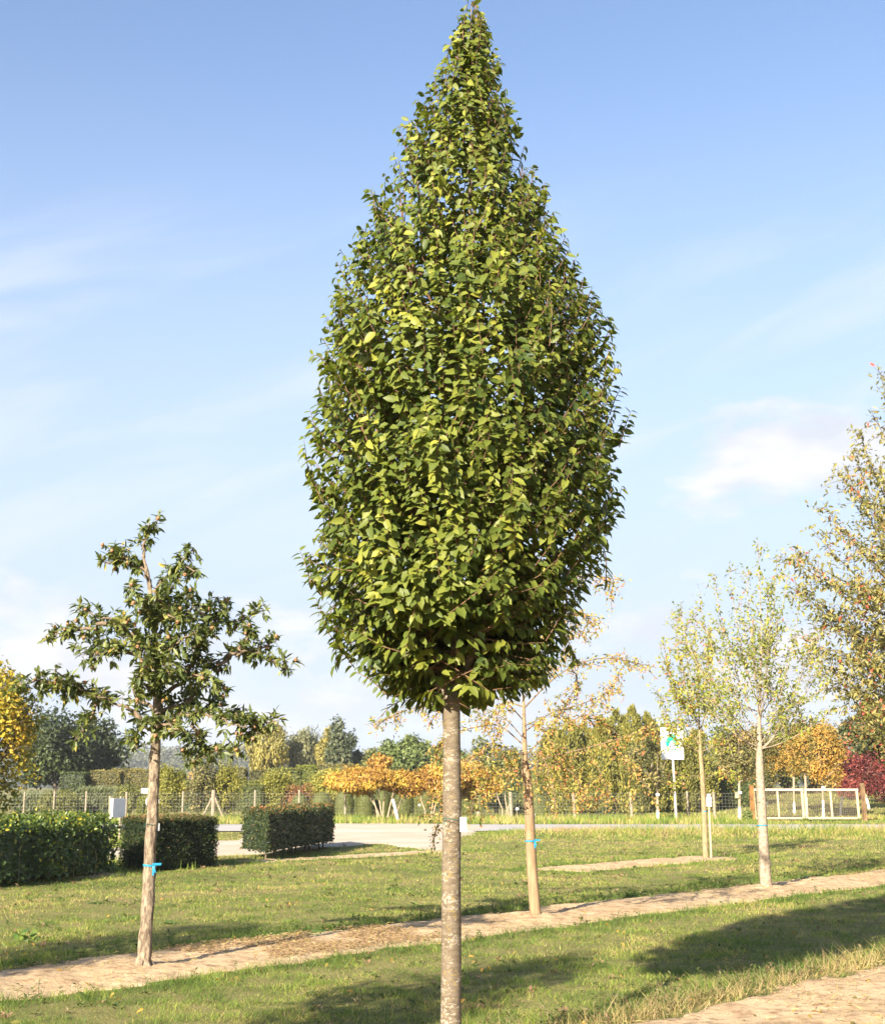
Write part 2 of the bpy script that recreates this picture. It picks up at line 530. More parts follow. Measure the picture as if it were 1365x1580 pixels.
M['signink'] = flat_mat('sign_ink', (.05, .06, .10), .5, .05)
M['ribbon'] = flat_mat('blue_ribbon', (.02, .215, .36), .4, .06)
M['string'] = flat_mat('green_string', (.02, .10, .07), .6, .1)
# ------------------------------------------------------------------ ground, soil strips, road, track
U = np.array((0.667, 0.745, 0.0))                              # along the tree rows
V_ = np.array((0.745, -0.667, 0.0))                            # across them
MAIN = np.array((0.054, 8.0, 0.0))
MEDLAR = gnd(221, 1496)
CRAB = gnd(826, 1419)
SPARSE = gnd(1181, 1373)
SLIM = gnd(1088, 1326)
BIG = SPARSE + U * 5.7

H3 = [gnd(411, 1331), gnd(515, 1310), gnd(374, 1323)]          # near corner, far right corner, left corner of the three hedges
H2 = [gnd(232, 1346), gnd(335, 1338), gnd(196, 1341)]
H1 = [gnd(-60, 1377), gnd(178, 1350), gnd(-140, 1368)]

# point on the line, t range across, s range along, edge noise
ROWS = [(MAIN, -0.08, 2.2, -9, 40, 0.22), (CRAB, -0.85, 0.75, -16, 26, 0.22), (SLIM, -0.75, 0.55, -5.2, 0.9, 0.25),
        (H3[0], -0.75, 0.12, -0.1, 6.2, 0.18), (H1[1], -0.9, 0.22, -7, 0.2, 0.2)]


def row_st(x, y, r):
    dx, dy = x - r[0][0], y - r[0][1]
    return dx * U[0] + dy * U[1], dx * V_[0] + dy * V_[1]


def inside_row(x, y, r):
    """Metres inside a soil strip (negative outside), with a ragged edge."""
    s, t = row_st(x, y, r)
    d = np.minimum(np.minimum(t - r[1], r[2] - t), np.minimum(s - r[3], r[4] - s) * 0.6)
    return d + (fbm(x * 1.3, y * 1.3, 5) - 0.5) * 2 * r[5] + (vn(x * 9, y * 9, 8) - 0.5) * 0.12


def strip_mask(x, y):
    d = np.full(np.shape(x), -9.0)
    for r in ROWS:
        d = np.maximum(d, inside_row(x, y, r))
    return d


TRACK = np.array([gnd(*p)[:2] for p in [(520, 1272.5), (700, 1274), (760, 1277.5), (722, 1285), (712, 1296), (690, 1310), (640, 1311), (600, 1301), (515, 1306), (470, 1313), (380, 1319), (300, 1322), (180, 1331), (60, 1338),
                                        (40, 1318), (180, 1309), (300, 1300), (345, 1298), (430, 1288), (490, 1281)]])


def in_poly(x, y, P):
    c = np.zeros(np.shape(x), bool)
    n = len(P)
    for i in range(n):
        (x0, y0), (x1, y1) = P[i], P[(i + 1) % n]
        k = ((y0 > y) != (y1 > y)) & (x < (x1 - x0) * (y - y0) / (y1 - y0 + 1e-12) + x0)
        c ^= k
    return c


def track_mask(x, y):
    wx = x + (fbm(x * 0.9, y * 0.5, 31) - 0.5) * 1.4
    wy = y + (fbm(x * 0.9 + 40, y * 0.5, 32) - 0.5) * 2.2
    return in_poly(wx, wy, TRACK)


ROAD0, ROAD1 = 46.8, 54.5


def gz(x, y):
    x, y = np.asarray(x, float), np.asarray(y, float)
    bank = 0.11 * np.exp(-((y - 43.6) / 2.2) ** 2) * sst(0.6, 3.0, x)
    und = (fbm(x * 0.35, y * 0.35, 3, 3) - 0.5) * 0.05 * sst(4, 8, y) * (1 - sst(30, 40, y))
    rise = sst(62, 95, y) * sst(14, 24, x) * 0.9
    small = (fbm(x * 2.5, y * 2.5, 9, 3) - 0.5) * 0.025 * (1 - sst(20, 35, y))
    return bank + und + small + rise


def axis_pts(a, b, d, lo, hi, g=1.22):
    c = list(np.arange(a, b + 1e-6, d))
    st, p = d, c[-1]
    while p < hi:
        st *= g
        p += st
        c.append(p)
    st, p = d, c[0]
    while p > lo:
        st *= g
        p -= st
        c.insert(0, p)
    return np.array(c)


gx, gy = axis_pts(-14, 18, 0.16, -800, 800), axis_pts(4.5, 50, 0.16, -60, 800)
X, Y = np.meshgrid(gx, gy)
Z = gz(X, Y)
sm = strip_mask(X, Y)
Z = Z - 0.012 * sst(0.05, 0.2, sm)
nx, ny = len(gx), len(gy)
i, j = np.meshgrid(np.arange(ny - 1), np.arange(nx - 1), indexing='ij')
quad = np.stack((i * nx + j, i * nx + j + 1, (i + 1) * nx + j + 1, (i + 1) * nx + j), -1).reshape(-1, 4)

m, t, out = new_mat('lawn_ground')
p = PRIN(t, out, 0.95, 0.1)
tcg = NN(t, 'ShaderNodeTexCoord').outputs['Object']
n1 = NOISE(t, tcg, 0.55, 5, 0.6)
n2 = NOISE(t, tcg, 6.0, 5, 0.7)
n3 = NOISE(t, tcg, 40.0, 4, 0.7)
c = MIX(t, RANGE(t, n1, 0.35, 0.65), (.14, .15, .040), (.25, .215, .08))
c = MIX(t, RANGE(t, n2, 0.45, 0.75, 0, 0.6), c, (.34, .26, .13))
c = MIX(t, RANGE(t, n3, 0.35, 0.7, 0, 0.7), c, (.075, .08, .028))
t.links.new(c, p.inputs['Base Color'])
b = t.nodes.new('ShaderNodeBump')
b.inputs['Strength'].default_value = 0.8
b.inputs['Distance'].default_value = 0.03
t.links.new(n3, b.inputs['Height'])
t.links.new(b.outputs[0], p.inputs['Normal'])
M['lawn'] = m

m, t, out = new_mat('sandy_soil')
p = PRIN(t, out, 0.95, 0.1)
tcg = NN(t, 'ShaderNodeTexCoord').outputs['Object']
n1 = NOISE(t, tcg, 1.1, 5, 0.6)
n2 = NOISE(t, tcg, 7.0, 6, 0.7)
n3 = NOISE(t, tcg, 60.0, 4, 0.75)
c = MIX(t, RANGE(t, n1, 0.35, 0.65), (.57, .42, .255), (.47, .335, .195))
c = MIX(t, RANGE(t, n2, 0.44, 0.66, 0, 0.85), c, (.25, .155, .085))
c = MIX(t, RANGE(t, n3, 0.45, 0.75, 0, 0.65), c, (.27, .175, .095))
t.links.new(c, p.inputs['Base Color'])
b = t.nodes.new('ShaderNodeBump')
b.inputs['Strength'].default_value = 0.9
b.inputs['Distance'].default_value = 0.03
t.links.new(MATH(t, 'ADD', n2, MATH(t, 'MULTIPLY', n3, 0.4)), b.inputs['Height'])
t.links.new(b.outputs[0], p.inputs['Normal'])
M['soil'] = m

m, t, out = new_mat('gravel_track')
p = PRIN(t, out, 0.9, 0.15)
tcg = NN(t, 'ShaderNodeTexCoord').outputs['Object']
n1 = NOISE(t, tcg, 0.5, 5, 0.6)
n2 = NOISE(t, tcg, 9.0, 5, 0.7)
c = MIX(t, RANGE(t, n1, 0.35, 0.65), (.50, .42, .33), (.46, .36, .26))
c = MIX(t, RANGE(t, n2, 0.4, 0.75, 0, 0.5), c, (.30, .25, .20))
mpt = NN(t, 'ShaderNodeMapping')                               # wheel tracks
mpt.inputs['Rotation'].default_value = (0, 0, .35)
mpt.inputs['Scale'].default_value = (.12, 1.6, 1)
t.links.new(tcg, mpt.inputs[0])
n4 = NOISE(t, mpt.outputs[0], 1.6, 4, 0.6, 0.4)
c = MIX(t, RANGE(t, n4, 0.5, 0.68, 0, 0.55), c, (.33, .285, .235))
t.links.new(c, p.inputs['Base Color'])
M['track'] = m
m, t, out = new_mat('asphalt')
p = PRIN(t, out, 0.9, 0.2)
tcg = NN(t, 'ShaderNodeTexCoord').outputs['Object']
n1 = NOISE(t, tcg, 0.35, 5, 0.6)
c = MIX(t, RANGE(t, n1, 0.3, 0.7), (.33, .31, .30), (.40, .37, .34))
t.links.new(c, p.inputs['Base Color'])
M['road'] = m

g = MB()
g.add(np.stack((X.ravel(), Y.ravel(), Z.ravel()), 1), quad, 0.5, 0, True)
g.build('ground', M['lawn'], kind='structure')

for r in ROWS[:5]:
    ss = np.arange(r[3] - 0.6, min(r[4], 30) + 0.6, 0.07)
    tt = np.arange(r[1] - 0.6, r[2] + 0.6, 0.05)
    S, T = np.meshgrid(ss, tt, indexing='ij')
    x = r[0][0] + S * U[0] + T * V_[0]
    y = r[0][1] + S * U[1] + T * V_[1]
    d = inside_row(x, y, r)
    clod = (fbm(x * 3, y * 3, 21, 4) - 0.5) * 0.04 + (fbm(x * 18, y * 18, 22, 3) - 0.5) * 0.024
    z = gz(x, y) + np.where(d > 0, 0.012 + 0.02 * sst(0, 0.35, d) + clod * sst(0.02, 0.2, d), -0.05 - 0.1 * np.minimum(-d, 0.5))
    if r[0] is CRAB:                                           # the little mound and hollow round each trunk
        for q in (MEDLAR, CRAB, SPARSE):
            dq = np.hypot(x - q[0], y - q[1])
            z = z + 0.05 * np.exp(-(dq / 0.28) ** 2) * (vn(x * 8, y * 8, 4) + 0.2) * (d > 0)
    keep = d > -0.14
    na, nb = S.shape
    i, j = np.meshgrid(np.arange(na - 1), np.arange(nb - 1), indexing='ij')
    q = np.stack((i * nb + j, (i + 1) * nb + j, (i + 1) * nb + j + 1, i * nb + j + 1), -1).reshape(-1, 4)
    kf = keep.ravel()[q].any(1)
    g = MB()
    g.add(np.stack((x.ravel(), y.ravel(), z.ravel()), 1), q[kf], 0.5, 0, True)
    g.build('soil_strip', M['soil'], kind='structure')

x, y = np.meshgrid(np.arange(-90, 90.1, 1.0), np.linspace(ROAD0, ROAD1, 10))
i, j = np.meshgrid(np.arange(9), np.arange(180), indexing='ij')
g = MB()
g.add(np.stack((x.ravel(), y.ravel(), gz(x, y).ravel() + 0.03 + 0.03 * np.sin((y.ravel() - ROAD0) / (ROAD1 - ROAD0) * math.pi)), 1),
      np.stack((i * 181 + j, i * 181 + j + 1, (i + 1) * 181 + j + 1, (i + 1) * 181 + j), -1).reshape(-1, 4), 0.5, 0, True)
g.build('road', M['road'], kind='structure')

xs, ys = np.arange(-17, 3.6, 0.09), np.arange(25, ROAD1, 0.12)
x, y = np.meshgrid(xs, ys)
k = track_mask(x, y)
kz = k.astype(float)
for _ in range(2):
    kz = (kz + np.roll(kz, 1, 0) + np.roll(kz, -1, 0) + np.roll(kz, 1, 1) + np.roll(kz, -1, 1)) / 5
i, j = np.meshgrid(np.arange(len(ys) - 1), np.arange(len(xs) - 1), indexing='ij')
n = len(xs)
q = np.stack((i * n + j, i * n + j + 1, (i + 1) * n + j + 1, (i + 1) * n + j), -1).reshape(-1, 4)
g = MB()
g.add(np.stack((x.ravel(), y.ravel(), gz(x, y).ravel() - 0.03 + (0.052 + .05 * sst(ROAD0 - 1, ROAD0, y).ravel()) * kz.ravel() + 0.012 * (fbm(x, y, 51).ravel() - .5)), 1), q[(kz.ravel()[q] > 0.05).any(1)], 0.5, 0, True)
g.build('path', M['track'], kind='structure')


# ------------------------------------------------------------------ grass
def blades(mb, x, y, h, w, rnd, lean=0.6):
    n = len(x)
    z = gz(x, y) - 0.004
    a = RNG.uniform(0, 2 * math.pi, n)
    b = RNG.uniform(0, 2 * math.pi, n)
    le = RNG.uniform(0.1, lean, n) * h
    c, s = np.cos(a) * w * 0.5, np.sin(a) * w * 0.5
    V = np.stack((np.stack((x - c, y - s, z), 1), np.stack((x + c, y + s, z), 1),
                  np.stack((x + np.cos(b) * le, y + np.sin(b) * le, z + h), 1)), 1)
    mb.add(V.reshape(-1, 3), np.arange(n * 3).reshape(n, 3), rnd, 0)


def edge_green(x, y):
    """1 near the edge of a soil strip, where the grass is longer and greener."""
    d = strip_mask(x, y)
    return np.exp(-((d + 0.22) / 0.22) ** 2), d


gm = MB()
# density falls with distance; about 380 000 blades
N = 520000
yy = np.concatenate((RNG.uniform(6.3, 10, int(N * 0.2)), 10 * (4.62 ** RNG.uniform(0, 1, int(N * 0.8)))))
xx = RNG.uniform(-1, 1, len(yy)) * (0.335 * yy * 1.08 + 0.9)
eg, d = edge_green(xx, yy)
keep = (d < 0.03 - 0.10 * RNG.random(len(xx))) & ~track_mask(xx, yy) & ~((yy > ROAD0 - .1) & (yy < ROAD1))
patch = fbm(xx * 0.5, yy * 0.5, 61)
bald = fbm(xx * 1.7, yy * 1.7, 62)
keep &= RNG.random(len(xx)) < (0.35 + 0.9 * sst(0.3, 0.55, bald) + eg)
xx, yy, eg, patch, bald = xx[keep], yy[keep], eg[keep], patch[keep], bald[keep]
tuft = fbm(xx * 4.5, yy * 4.5, 65, 3)
h = (0.014 + 0.022 * RNG.random(len(xx)) + 0.012 * patch) * (0.45 + 1.5 * sst(.3, .75, tuft)) * (0.8 + 0.6 * (RNG.random(len(xx)) < .08)) + eg * 0.10 * RNG.random(len(xx)) ** 1.6
s1, t1 = row_st(xx, yy, ROWS[0])
h *= 1 + 0.5 * np.exp(-((t1 + 0.3) / 0.5) ** 2)
bk = np.exp(-((yy - 43.4) / 2.3) ** 2) * sst(0.3, 2.0, xx)
h += bk * (0.06 + 0.26 * RNG.random(len(xx)) * sst(2, 8, xx) + .12 * RNG.random(len(xx)))
w = 0.0042 * np.maximum(yy / 10, 0.85) * RNG.uniform(.7, 1.3, len(xx))
rnd = 0.39 + (patch - 0.5) * 1.15 + (fbm(xx * 3, yy * 3, 63) - .5) * 1.1 - (tuft - .5) * .55 + RNG.normal(0, 0.24, len(xx)) - 0.36 * eg - .13 * (1 - sst(9, 14, yy)) + 0.09 * sst(14, 24, yy)
rnd += bk * (fbm(xx * .5, yy, 64) - 0.45) * 0.9
# the dry brown fringe beside the nearest strip
fr = np.exp(-((t1 - ROWS[0][1] + 0.12) / 0.16) ** 2)
rnd = np.where(fr * RNG.random(len(xx)) > 0.25, 0.82 + 0.18 * RNG.random(len(xx)), rnd)
blades(gm, xx, yy, h, w, np.clip(rnd, 0, 1), 1.5)
# the tall verge before the fence, and the meadow beyond the gate
n = 26000
yy = RNG.uniform(55.2, 65.5, n)
xx = RNG.uniform(-26, 26, n)
gate_gap = (xx > 13.6) & (xx < 19.6)
vh = np.where(gate_gap, 0.08, 0.16 + 0.30 * fbm(xx * .6, yy * .6, 71) * RNG.random(n) + 0.16 * (RNG.random(n) < .1))
blades(gm, xx, yy, vh, 0.03, np.clip(0.46 + 1.2 * (fbm(xx * .8, yy * .5, 72) - .5) + RNG.normal(0, .22, n), 0, 1), 0.5)
n = 12000
yy = RNG.uniform(65, 100, n)
xx = RNG.uniform(11, 34, n)
blades(gm, xx, yy, RNG.uniform(.05, .14, n), 0.05, np.clip(0.55 + RNG.normal(0, .2, n), 0, 1))
n = 9000
yy = RNG.uniform(26, 46, n)
xx = RNG.uniform(-0.5, 0.5, n) * 3 - 0.235 * yy
k = ~track_mask(xx, yy)
blades(gm, xx[k], yy[k], 0.08 + 0.3 * RNG.random(k.sum()) * fbm(xx[k], yy[k], 75), 0.016, np.clip(0.35 + RNG.normal(0, .2, k.sum()), 0, 1))
# straw and dead stalks lying on the bare strips
n = 14000
ii = RNG.random(n) < .62
P = np.where(ii[:, None], CRAB + RNG.uniform(-9, 14, n)[:, None] * U + RNG.uniform(-.85, .75, n)[:, None] * V_, MAIN + RNG.uniform(0, 9, n)[:, None] * U + RNG.uniform(-.15, 2.1, n)[:, None] * V_)
lit = fbm(P[:, 0] * 1.1, P[:, 1] * 1.1, 77)
P = P[(RNG.random(n) < sst(.38, .6, lit)) & (strip_mask(P[:, 0], P[:, 1]) > -.05)]
n = len(P)
P[:, 2] = gz(P[:, 0], P[:, 1]) + .034 + RNG.uniform(0, .03, n)
a = RNG.uniform(0, 6.28, n)
gm.leaves(P, np.stack((np.cos(a), np.sin(a), RNG.normal(0, .2, n)), 1), np.stack((RNG.normal(0, .4, n), RNG.normal(0, .4, n), np.ones(n)), 1), RNG.uniform(.03, .12, n), RNG.uniform(.004, .010, n), np.where(RNG.random(n) < .5, .99, .80))
n = 9000
sa, sb = row_st(*gnd(330, 1480)[:2], (CRAB,))[0], row_st(*gnd(720, 1448)[:2], (CRAB,))[0]
P = CRAB + RNG.uniform(sa, sb, n)[:, None] * U + RNG.uniform(-.8, .6, n)[:, None] * V_
P = P[(strip_mask(P[:, 0], P[:, 1]) > 0) & (fbm(P[:, 0] * 1.6, P[:, 1] * 1.6, 79) > .42)]
n = len(P)
P[:, 2] = gz(P[:, 0], P[:, 1]) + .032 + RNG.uniform(0, .03, n)
a = RNG.uniform(0, 6.28, n)
gm.leaves(P, np.stack((np.cos(a), np.sin(a), RNG.normal(0, .25, n)), 1), np.stack((RNG.normal(0, .4, n), RNG.normal(0, .4, n), np.ones(n)), 1), RNG.uniform(.02, .08, n), RNG.uniform(.006, .014, n), np.where(RNG.random(n) < .75, 1.0, .88))
gm.build('grass', M['grass'], kind='stuff')

# clover, daisies and other flat little weeds scattered through the turf
cm = MB()
n = 3000
yy = 7 * (5.0 ** RNG.uniform(0, 1, n))
xx = RNG.uniform(-1, 1, n) * (0.36 * yy + .8)
cl = fbm(xx * .7, yy * .7, 85)
k = (strip_mask(xx, yy) < -.05) & ~track_mask(xx, yy) & (RNG.random(n) < sst(.35, .65, cl))
for x_, y_ in zip(xx[k], yy[k]):
    q = np.array((x_, y_, float(gz(x_, y_)) + .008))
    m_ = RNG.integers(5, 11)
    a = RNG.uniform(0, 6.28, m_)
    sc_ = RNG.uniform(.7, 1.5) * max(1, y_ / 16)
    r0 = RNG.choice([.15, .3, .55, .8, 1.0], p=[.3, .25, .15, .18, .12])
    cm.leaves(np.tile(q, (m_, 1)) + RNG.normal(0, .012, (m_, 3)) * (1, 1, .5) * sc_, np.stack((np.cos(a), np.sin(a), RNG.uniform(.2, 1.3, m_)), 1), np.stack((-np.cos(a) * .4, -np.sin(a) * .4, np.ones(m_)), 1), RNG.uniform(.02, .045, m_) * sc_, RNG.uniform(.010, .022, m_) * sc_, np.clip(r0 + RNG.normal(0, .1, m_), 0, 1))
cm.build('turf_weeds', M['weed'], kind='stuff')
cm = MB()
n = 150
yy = RNG.uniform(17, 38, n)
xx = RNG.uniform(-1, 1, n) * .3 * yy
k = (strip_mask(xx, yy) < -.1) & ~track_mask(xx, yy) & (fbm(xx * .3, yy * .3, 88) > .45)
for x_, y_ in zip(xx[k], yy[k]):
    q = np.array((x_, y_, float(gz(x_, y_)) + RNG.uniform(.05, .09)))
    a = np.arange(7) * .9
    cm.leaves(np.tile(q, (7, 1)), np.stack((np.cos(a), np.sin(a), np.full(7, .5)), 1), np.stack((-np.cos(a) * .5, -np.sin(a) * .5, np.ones(7)), 1), .017 * y_ / 20, .012 * y_ / 20, RNG.random(7))
cm.build('wild_flowers', M['flower'], kind='stuff')

# a few fallen leaves
cm = MB()
n = 420
yy = 7 * (4.5 ** RNG.uniform(0, 1, n))
xx = RNG.uniform(-1, 1, n) * (0.36 * yy + .5)
a = RNG.uniform(0, 6.28, n)
cm.leaves(np.stack((xx, yy, gz(xx, yy) + .035 + .012 * RNG.random(n)), 1), np.stack((np.cos(a), np.sin(a), RNG.normal(0, .3, n)), 1), np.stack((RNG.normal(0, .35, n), RNG.normal(-.2, .35, n), np.ones(n)), 1), RNG.uniform(.035, .065, n), RNG.uniform(.018, .034, n), RNG.random(n), True, curl=.4)
cm.build('fallen_leaves', M['hornb_or'], kind='stuff')

# low stalky weeds along the edges of the strips: nobody could count them
wm = MB()
ps, pt = [], []
n = 620
s_ = RNG.uniform(0.4, 9, n)
t_ = ROWS[0][1] - 0.30 + RNG.normal(0, 0.2, n)
P1 = MAIN + s_[:, None] * U + t_[:, None] * V_
n2 = 520
s_ = RNG.uniform(-12, 16, n2)
t_ = np.where(RNG.random(n2) < .8, -1.05 + RNG.normal(0, .13, n2), 0.95 + RNG.normal(0, .1, n2))
clump = fbm(s_ * 0.8, s_ * 0, 81) > 0.47
P2 = (CRAB + s_[:, None] * U + t_[:, None] * V_)[clump]
for P, big, shift in ((P1, 1.0, 0.5), (P2, 1.15, 0.1)):
    for p0 in P:
        if strip_mask(p0[0], p0[1]) > -0.02:
            continue
        p0 = np.array((p0[0], p0[1], float(gz(p0[0], p0[1]))))
        hh = RNG.uniform(0.04, 0.13) * big
        tip = p0 + np.array((RNG.normal(0, .02), RNG.normal(0, .02), hh))
        rr = np.clip(RNG.normal(shift, .2), 0, 1)
        wm.tube([p0, (p0 + tip) / 2 + RNG.normal(0, .006, 3), tip], [.002, .0018, .001], 3, 0, min(1, rr + .25), cap=False)
        k = RNG.integers(6, 13)
        f = RNG.uniform(0.1, 1, k)[:, None]
        a = RNG.uniform(0, 2 * math.pi, k)
        A = np.stack((np.cos(a), np.sin(a), RNG.uniform(.1, 1.0, k)), 1)
        wm.leaves(p0 * (1 - f) + tip * f, A, np.stack((-np.cos(a) * .6, -np.sin(a) * .6, np.ones(k)), 1), RNG.uniform(.022, .05, k) * big, RNG.uniform(.009, .02, k) * big, np.clip(rr + RNG.normal(0, .1, k), 0, 1))
wm.build('weeds', M['weed'], kind='stuff')

# clods on the bare soil and fallen leaves: countless
cm = MB()
n = 2600
r_ = RNG.random(n)
P = np.where((r_ < .6)[:, None], CRAB + RNG.uniform(-9, 14, n)[:, None] * U + RNG.uniform(-.8, .7, n)[:, None] * V_, MAIN + RNG.uniform(1, 9, n)[:, None] * U + RNG.uniform(0, 2.1, n)[:, None] * V_)
k = strip_mask(P[:, 0], P[:, 1]) > 0.05
P = P[k]
n = len(P)
sz = RNG.uniform(.004, .012, n) * (1 + 1.2 * (RNG.random(n) < .05))
O = np.array([(1, 0, .2), (0, 1, .2), (-1, 0, .2), (0, -1, .2), (.2, .1, .9)])
a = RNG.uniform(0, 6.28, n)
V = np.empty((n, 5, 3))
for q in range(5):
    V[:, q, 0] = P[:, 0] + sz * (O[q, 0] * np.cos(a) - O[q, 1] * np.sin(a)) * RNG.uniform(.6, 1.2, n)
    V[:, q, 1] = P[:, 1] + sz * (O[q, 0] * np.sin(a) + O[q, 1] * np.cos(a)) * RNG.uniform(.6, 1.2, n)
    V[:, q, 2] = gz(P[:, 0], P[:, 1]) + 0.022 + sz * (O[q, 2] * .9 - .5)
o = (np.arange(n) * 5)[:, None]
cm.add(V.reshape(-1, 3), np.concatenate([np.array(f)[None] + o for f in ((0, 1, 4), (1, 2, 4), (2, 3, 4), (3, 0, 4))]), 0.5, 0)
cm.build('soil_clods', M['soil'], kind='stuff')


def dock(px, py, label, n=12, L=0.17, seed=0, cat='weed', name='dock_plant', up=0.5, spread=0.05):
    r = np.random.default_rng(seed)
    g0 = gnd(px, py)
    g0[2] = float(gz(g0[0], g0[1]))
    a = r.uniform(0, 2 * math.pi, n)
    el_ = r.uniform(.15, up * 2, n)
    A = np.stack((np.cos(a), np.sin(a), el_), 1)
    N_ = np.stack((-np.cos(a) * el_, -np.sin(a) * el_, np.ones(n)), 1)
    b = MB()
    P = g0 + np.stack((r.normal(0, spread, n), r.normal(0, spread, n), np.zeros(n)), 1)
    P[:, 2] = gz(P[:, 0], P[:, 1]) + .005
    le = L * .72 * r.uniform(.45, 1.15, n)
    b.leaves(P, A, N_, le, le * .36, np.clip(r.normal(.45, .25, n), 0, 1), True, curl=.35)
    # short root stems run from the middle to every leaf
    for q in P:
        b.tube([g0 + (0, 0, -.02), (g0 + q) / 2 + (0, 0, .012), q], [.004, .004, .003], 4, 0, .5, cap=False)
    o = b.build(name, M['dock'], loc=g0)
    tag(o, label, cat, 'broad leaved weeds in the grass')
    return o


dock(150, 1394, 'dark dock rosette in the lawn just left of the blue-ribboned rough trunk', 10, .2, 1)
dock(35, 1452, 'broad leaved dock with raised leaves in the shaded grass left of the rough trunk', 9, .26, 2, up=.9)
dock(512, 1441, 'widest clump of broad weeds on the bare strip, left of the smooth grey trunk', 60, .13, 3, spread=.32)
dock(440, 1447, 'smaller loose clump of weeds on the strip edge beside the wide weed clump', 34, .12, 4, spread=.22)
dock(262, 1423, 'flat dock rosette in the shadow just behind the rough trunk', 10, .18, 5)
dock(645, 1398, 'single dock rosette inside the thin shadow left of the smooth grey trunk', 9, .2, 6)
dock(605, 1373, 'small flat rosette alone in the sunny middle of the lawn', 7, .16, 7)
dock(500, 1308 + 83, 'little pale rosette low in the lawn beyond the wide weed clump', 6, .14, 8)
dock(1000, 1384, 'dark spreading weeds at the strip edge between the orange tree and the whitish trunk', 26, .17, 9, spread=.3)
dock(905, 1402, 'fresh green weeds right behind the bare strip by the orange tree trunk', 24, .14, 10, spread=.25)
dock(1230, 1358, 'dark weed clump at the strip edge just right of the whitish trunk', 20, .18, 11, spread=.25)
dock(735, 1416, 'low weeds at the strip edge close to the smooth grey trunk', 16, .12, 12, spread=.2)
dock(1312, 1546, 'tiny green seedling alone on the bare sand in the corner', 8, .05, 13, name='seedling', spread=.015)
dock(20, 1487, 'leafy weeds in deep shade where the bare strip begins', 18, .16, 14, up=.8, spread=.15)
dock(205, 1507 - 92, 'tall narrow leaved weed left of the rough trunk', 8, .13, 15)
# ------------------------------------------------------------------ the tall hornbeam in front
PROF = np.array([(-6, 724, 730), (8, 714, 737), (30, 706, 745), (60, 690, 752), (100, 683, 763), (150, 660, 778), (200, 620, 796), (250, 606, 820), (300, 582, 840), (350, 562, 862), (400, 532, 888), (450, 516, 895), (500, 502, 934),
                 (550, 482, 942), (600, 480, 950), (650, 472, 964), (700, 461, 962), (750, 470, 964), (800, 490, 953), (850, 474, 925), (900, 478, 905), (950, 506, 890), (1000, 548, 862), (1040, 566, 860), (1075, 600, 800), (1092, 655, 745)], float)
Ym = MAIN[1]
pz = np.array([at(700, p[0], Ym)[2] for p in PROF])
plx = np.array([at(p[1], p[0], Ym)[0] for p in PROF])
prx = np.array([at(p[2], p[0], Ym)[0] for p in PROF])
o_ = np.argsort(pz)
pz, plx, prx = pz[o_], plx[o_], prx[o_]
trunk_px = [(695, 1640), (695, 1580), (696, 1400), (697, 1250), (697, 1150), (696, 1065), (703, 980), (712, 850), (720, 650), (724, 400), (726, 200), (727, 60), (727, 4)]
axis = np.array([at(a, b, Ym) for a, b in trunk_px])


def axis_at(z):
    return np.stack((np.interp(z, axis[:, 2], axis[:, 0]), np.full(np.shape(z), Ym)), -1)


def crown_r(z, ph):
    """Centre x and radius of the crown at height z, azimuth ph."""
    l, r = np.interp(z, pz, plx), np.interp(z, pz, prx)
    ax = np.clip(np.interp(z, axis[:, 2], axis[:, 0]), l + .01, r - .01)
    side = (np.cos(ph) + 1) / 2
    R = (ax - l) * (1 - side) + (r - ax) * side
    return ax, R


tree = thing('hornbeam_tree', 'tall hornbeam with dense pointed green crown and smooth grey trunk, the largest tree', 'tree', MAIN)
tb = MB()
zz = np.linspace(axis[0, 2] - .05, axis[-1, 2], 60)
pts = np.stack((np.interp(zz, axis[:, 2], axis[:, 0]), np.full(60, Ym), zz), 1)
zf = at(696, 1062, Ym)[2]
rad = np.where(zz < zf, 0.0585 - 0.006 * sst(0, zf, zz) + 0.02 * np.exp(-zz / .12), np.interp(zz, (zf, zf + .12, pz[-1]), (0.053, 0.026, 0.003)))
rad = rad + 0.010 * np.exp(-((zz - zf) / .09) ** 2)
tb.tube(pts, rad, 20, 0, .5, 0.05, 3)
tw = MB()
rg = np.random.default_rng(11)
limbs = []
for (a, b, c_, d_, dep) in [(682, 1062, 655, 1030, -.05), (706, 1058, 738, 985, -.10), (690, 1050, 664, 985, .1), (704, 1050, 720, 1000, .15), (688, 1062, 640, 1015, .12), (706, 1062, 748, 975, .12)]:
    p0, p1 = at(a, b, Ym), at(c_, d_, Ym + dep)
    ph = math.atan2(p1[1] - Ym, p1[0] - p0[0])
    zt = rg.uniform(3.2, 4.3)
    ax, R = crown_r(zt, ph)
    p2 = np.array((ax + .6 * R * math.cos(ph), Ym + .6 * R * math.sin(ph), zt))
    mid = (p1 + p2) / 2 + np.array((math.cos(ph), math.sin(ph), 0)) * .12
    tb.tube([p0 - (p1 - p0) * .15, p0, p0 * .5 + p1 * .5 + (0, 0, -.012), p1, mid, p2], [.032, .031, .026, .022, .013, .004], 8, 0, .5, .1)
for i in range(26):
    z0, zt = rg.uniform(2.5, 4.6), 0
    ph = rg.uniform(0, 2 * math.pi)
    zt = z0 + rg.uniform(.6, 1.5)
    ax, R = crown_r(zt, ph)
    a0 = axis_at(z0)
    p0 = np.array((a0[0], Ym, z0))
    p2 = np.array((ax + .8 * R * math.cos(ph), Ym + .8 * R * math.sin(ph), zt))
    mid = p0 * .5 + p2 * .5 + np.array((math.cos(ph), math.sin(ph), -.3)) * .13
    tw.tube([p0, mid, p2], [.013, .009, .003], 5, 0, .5, cap=False)
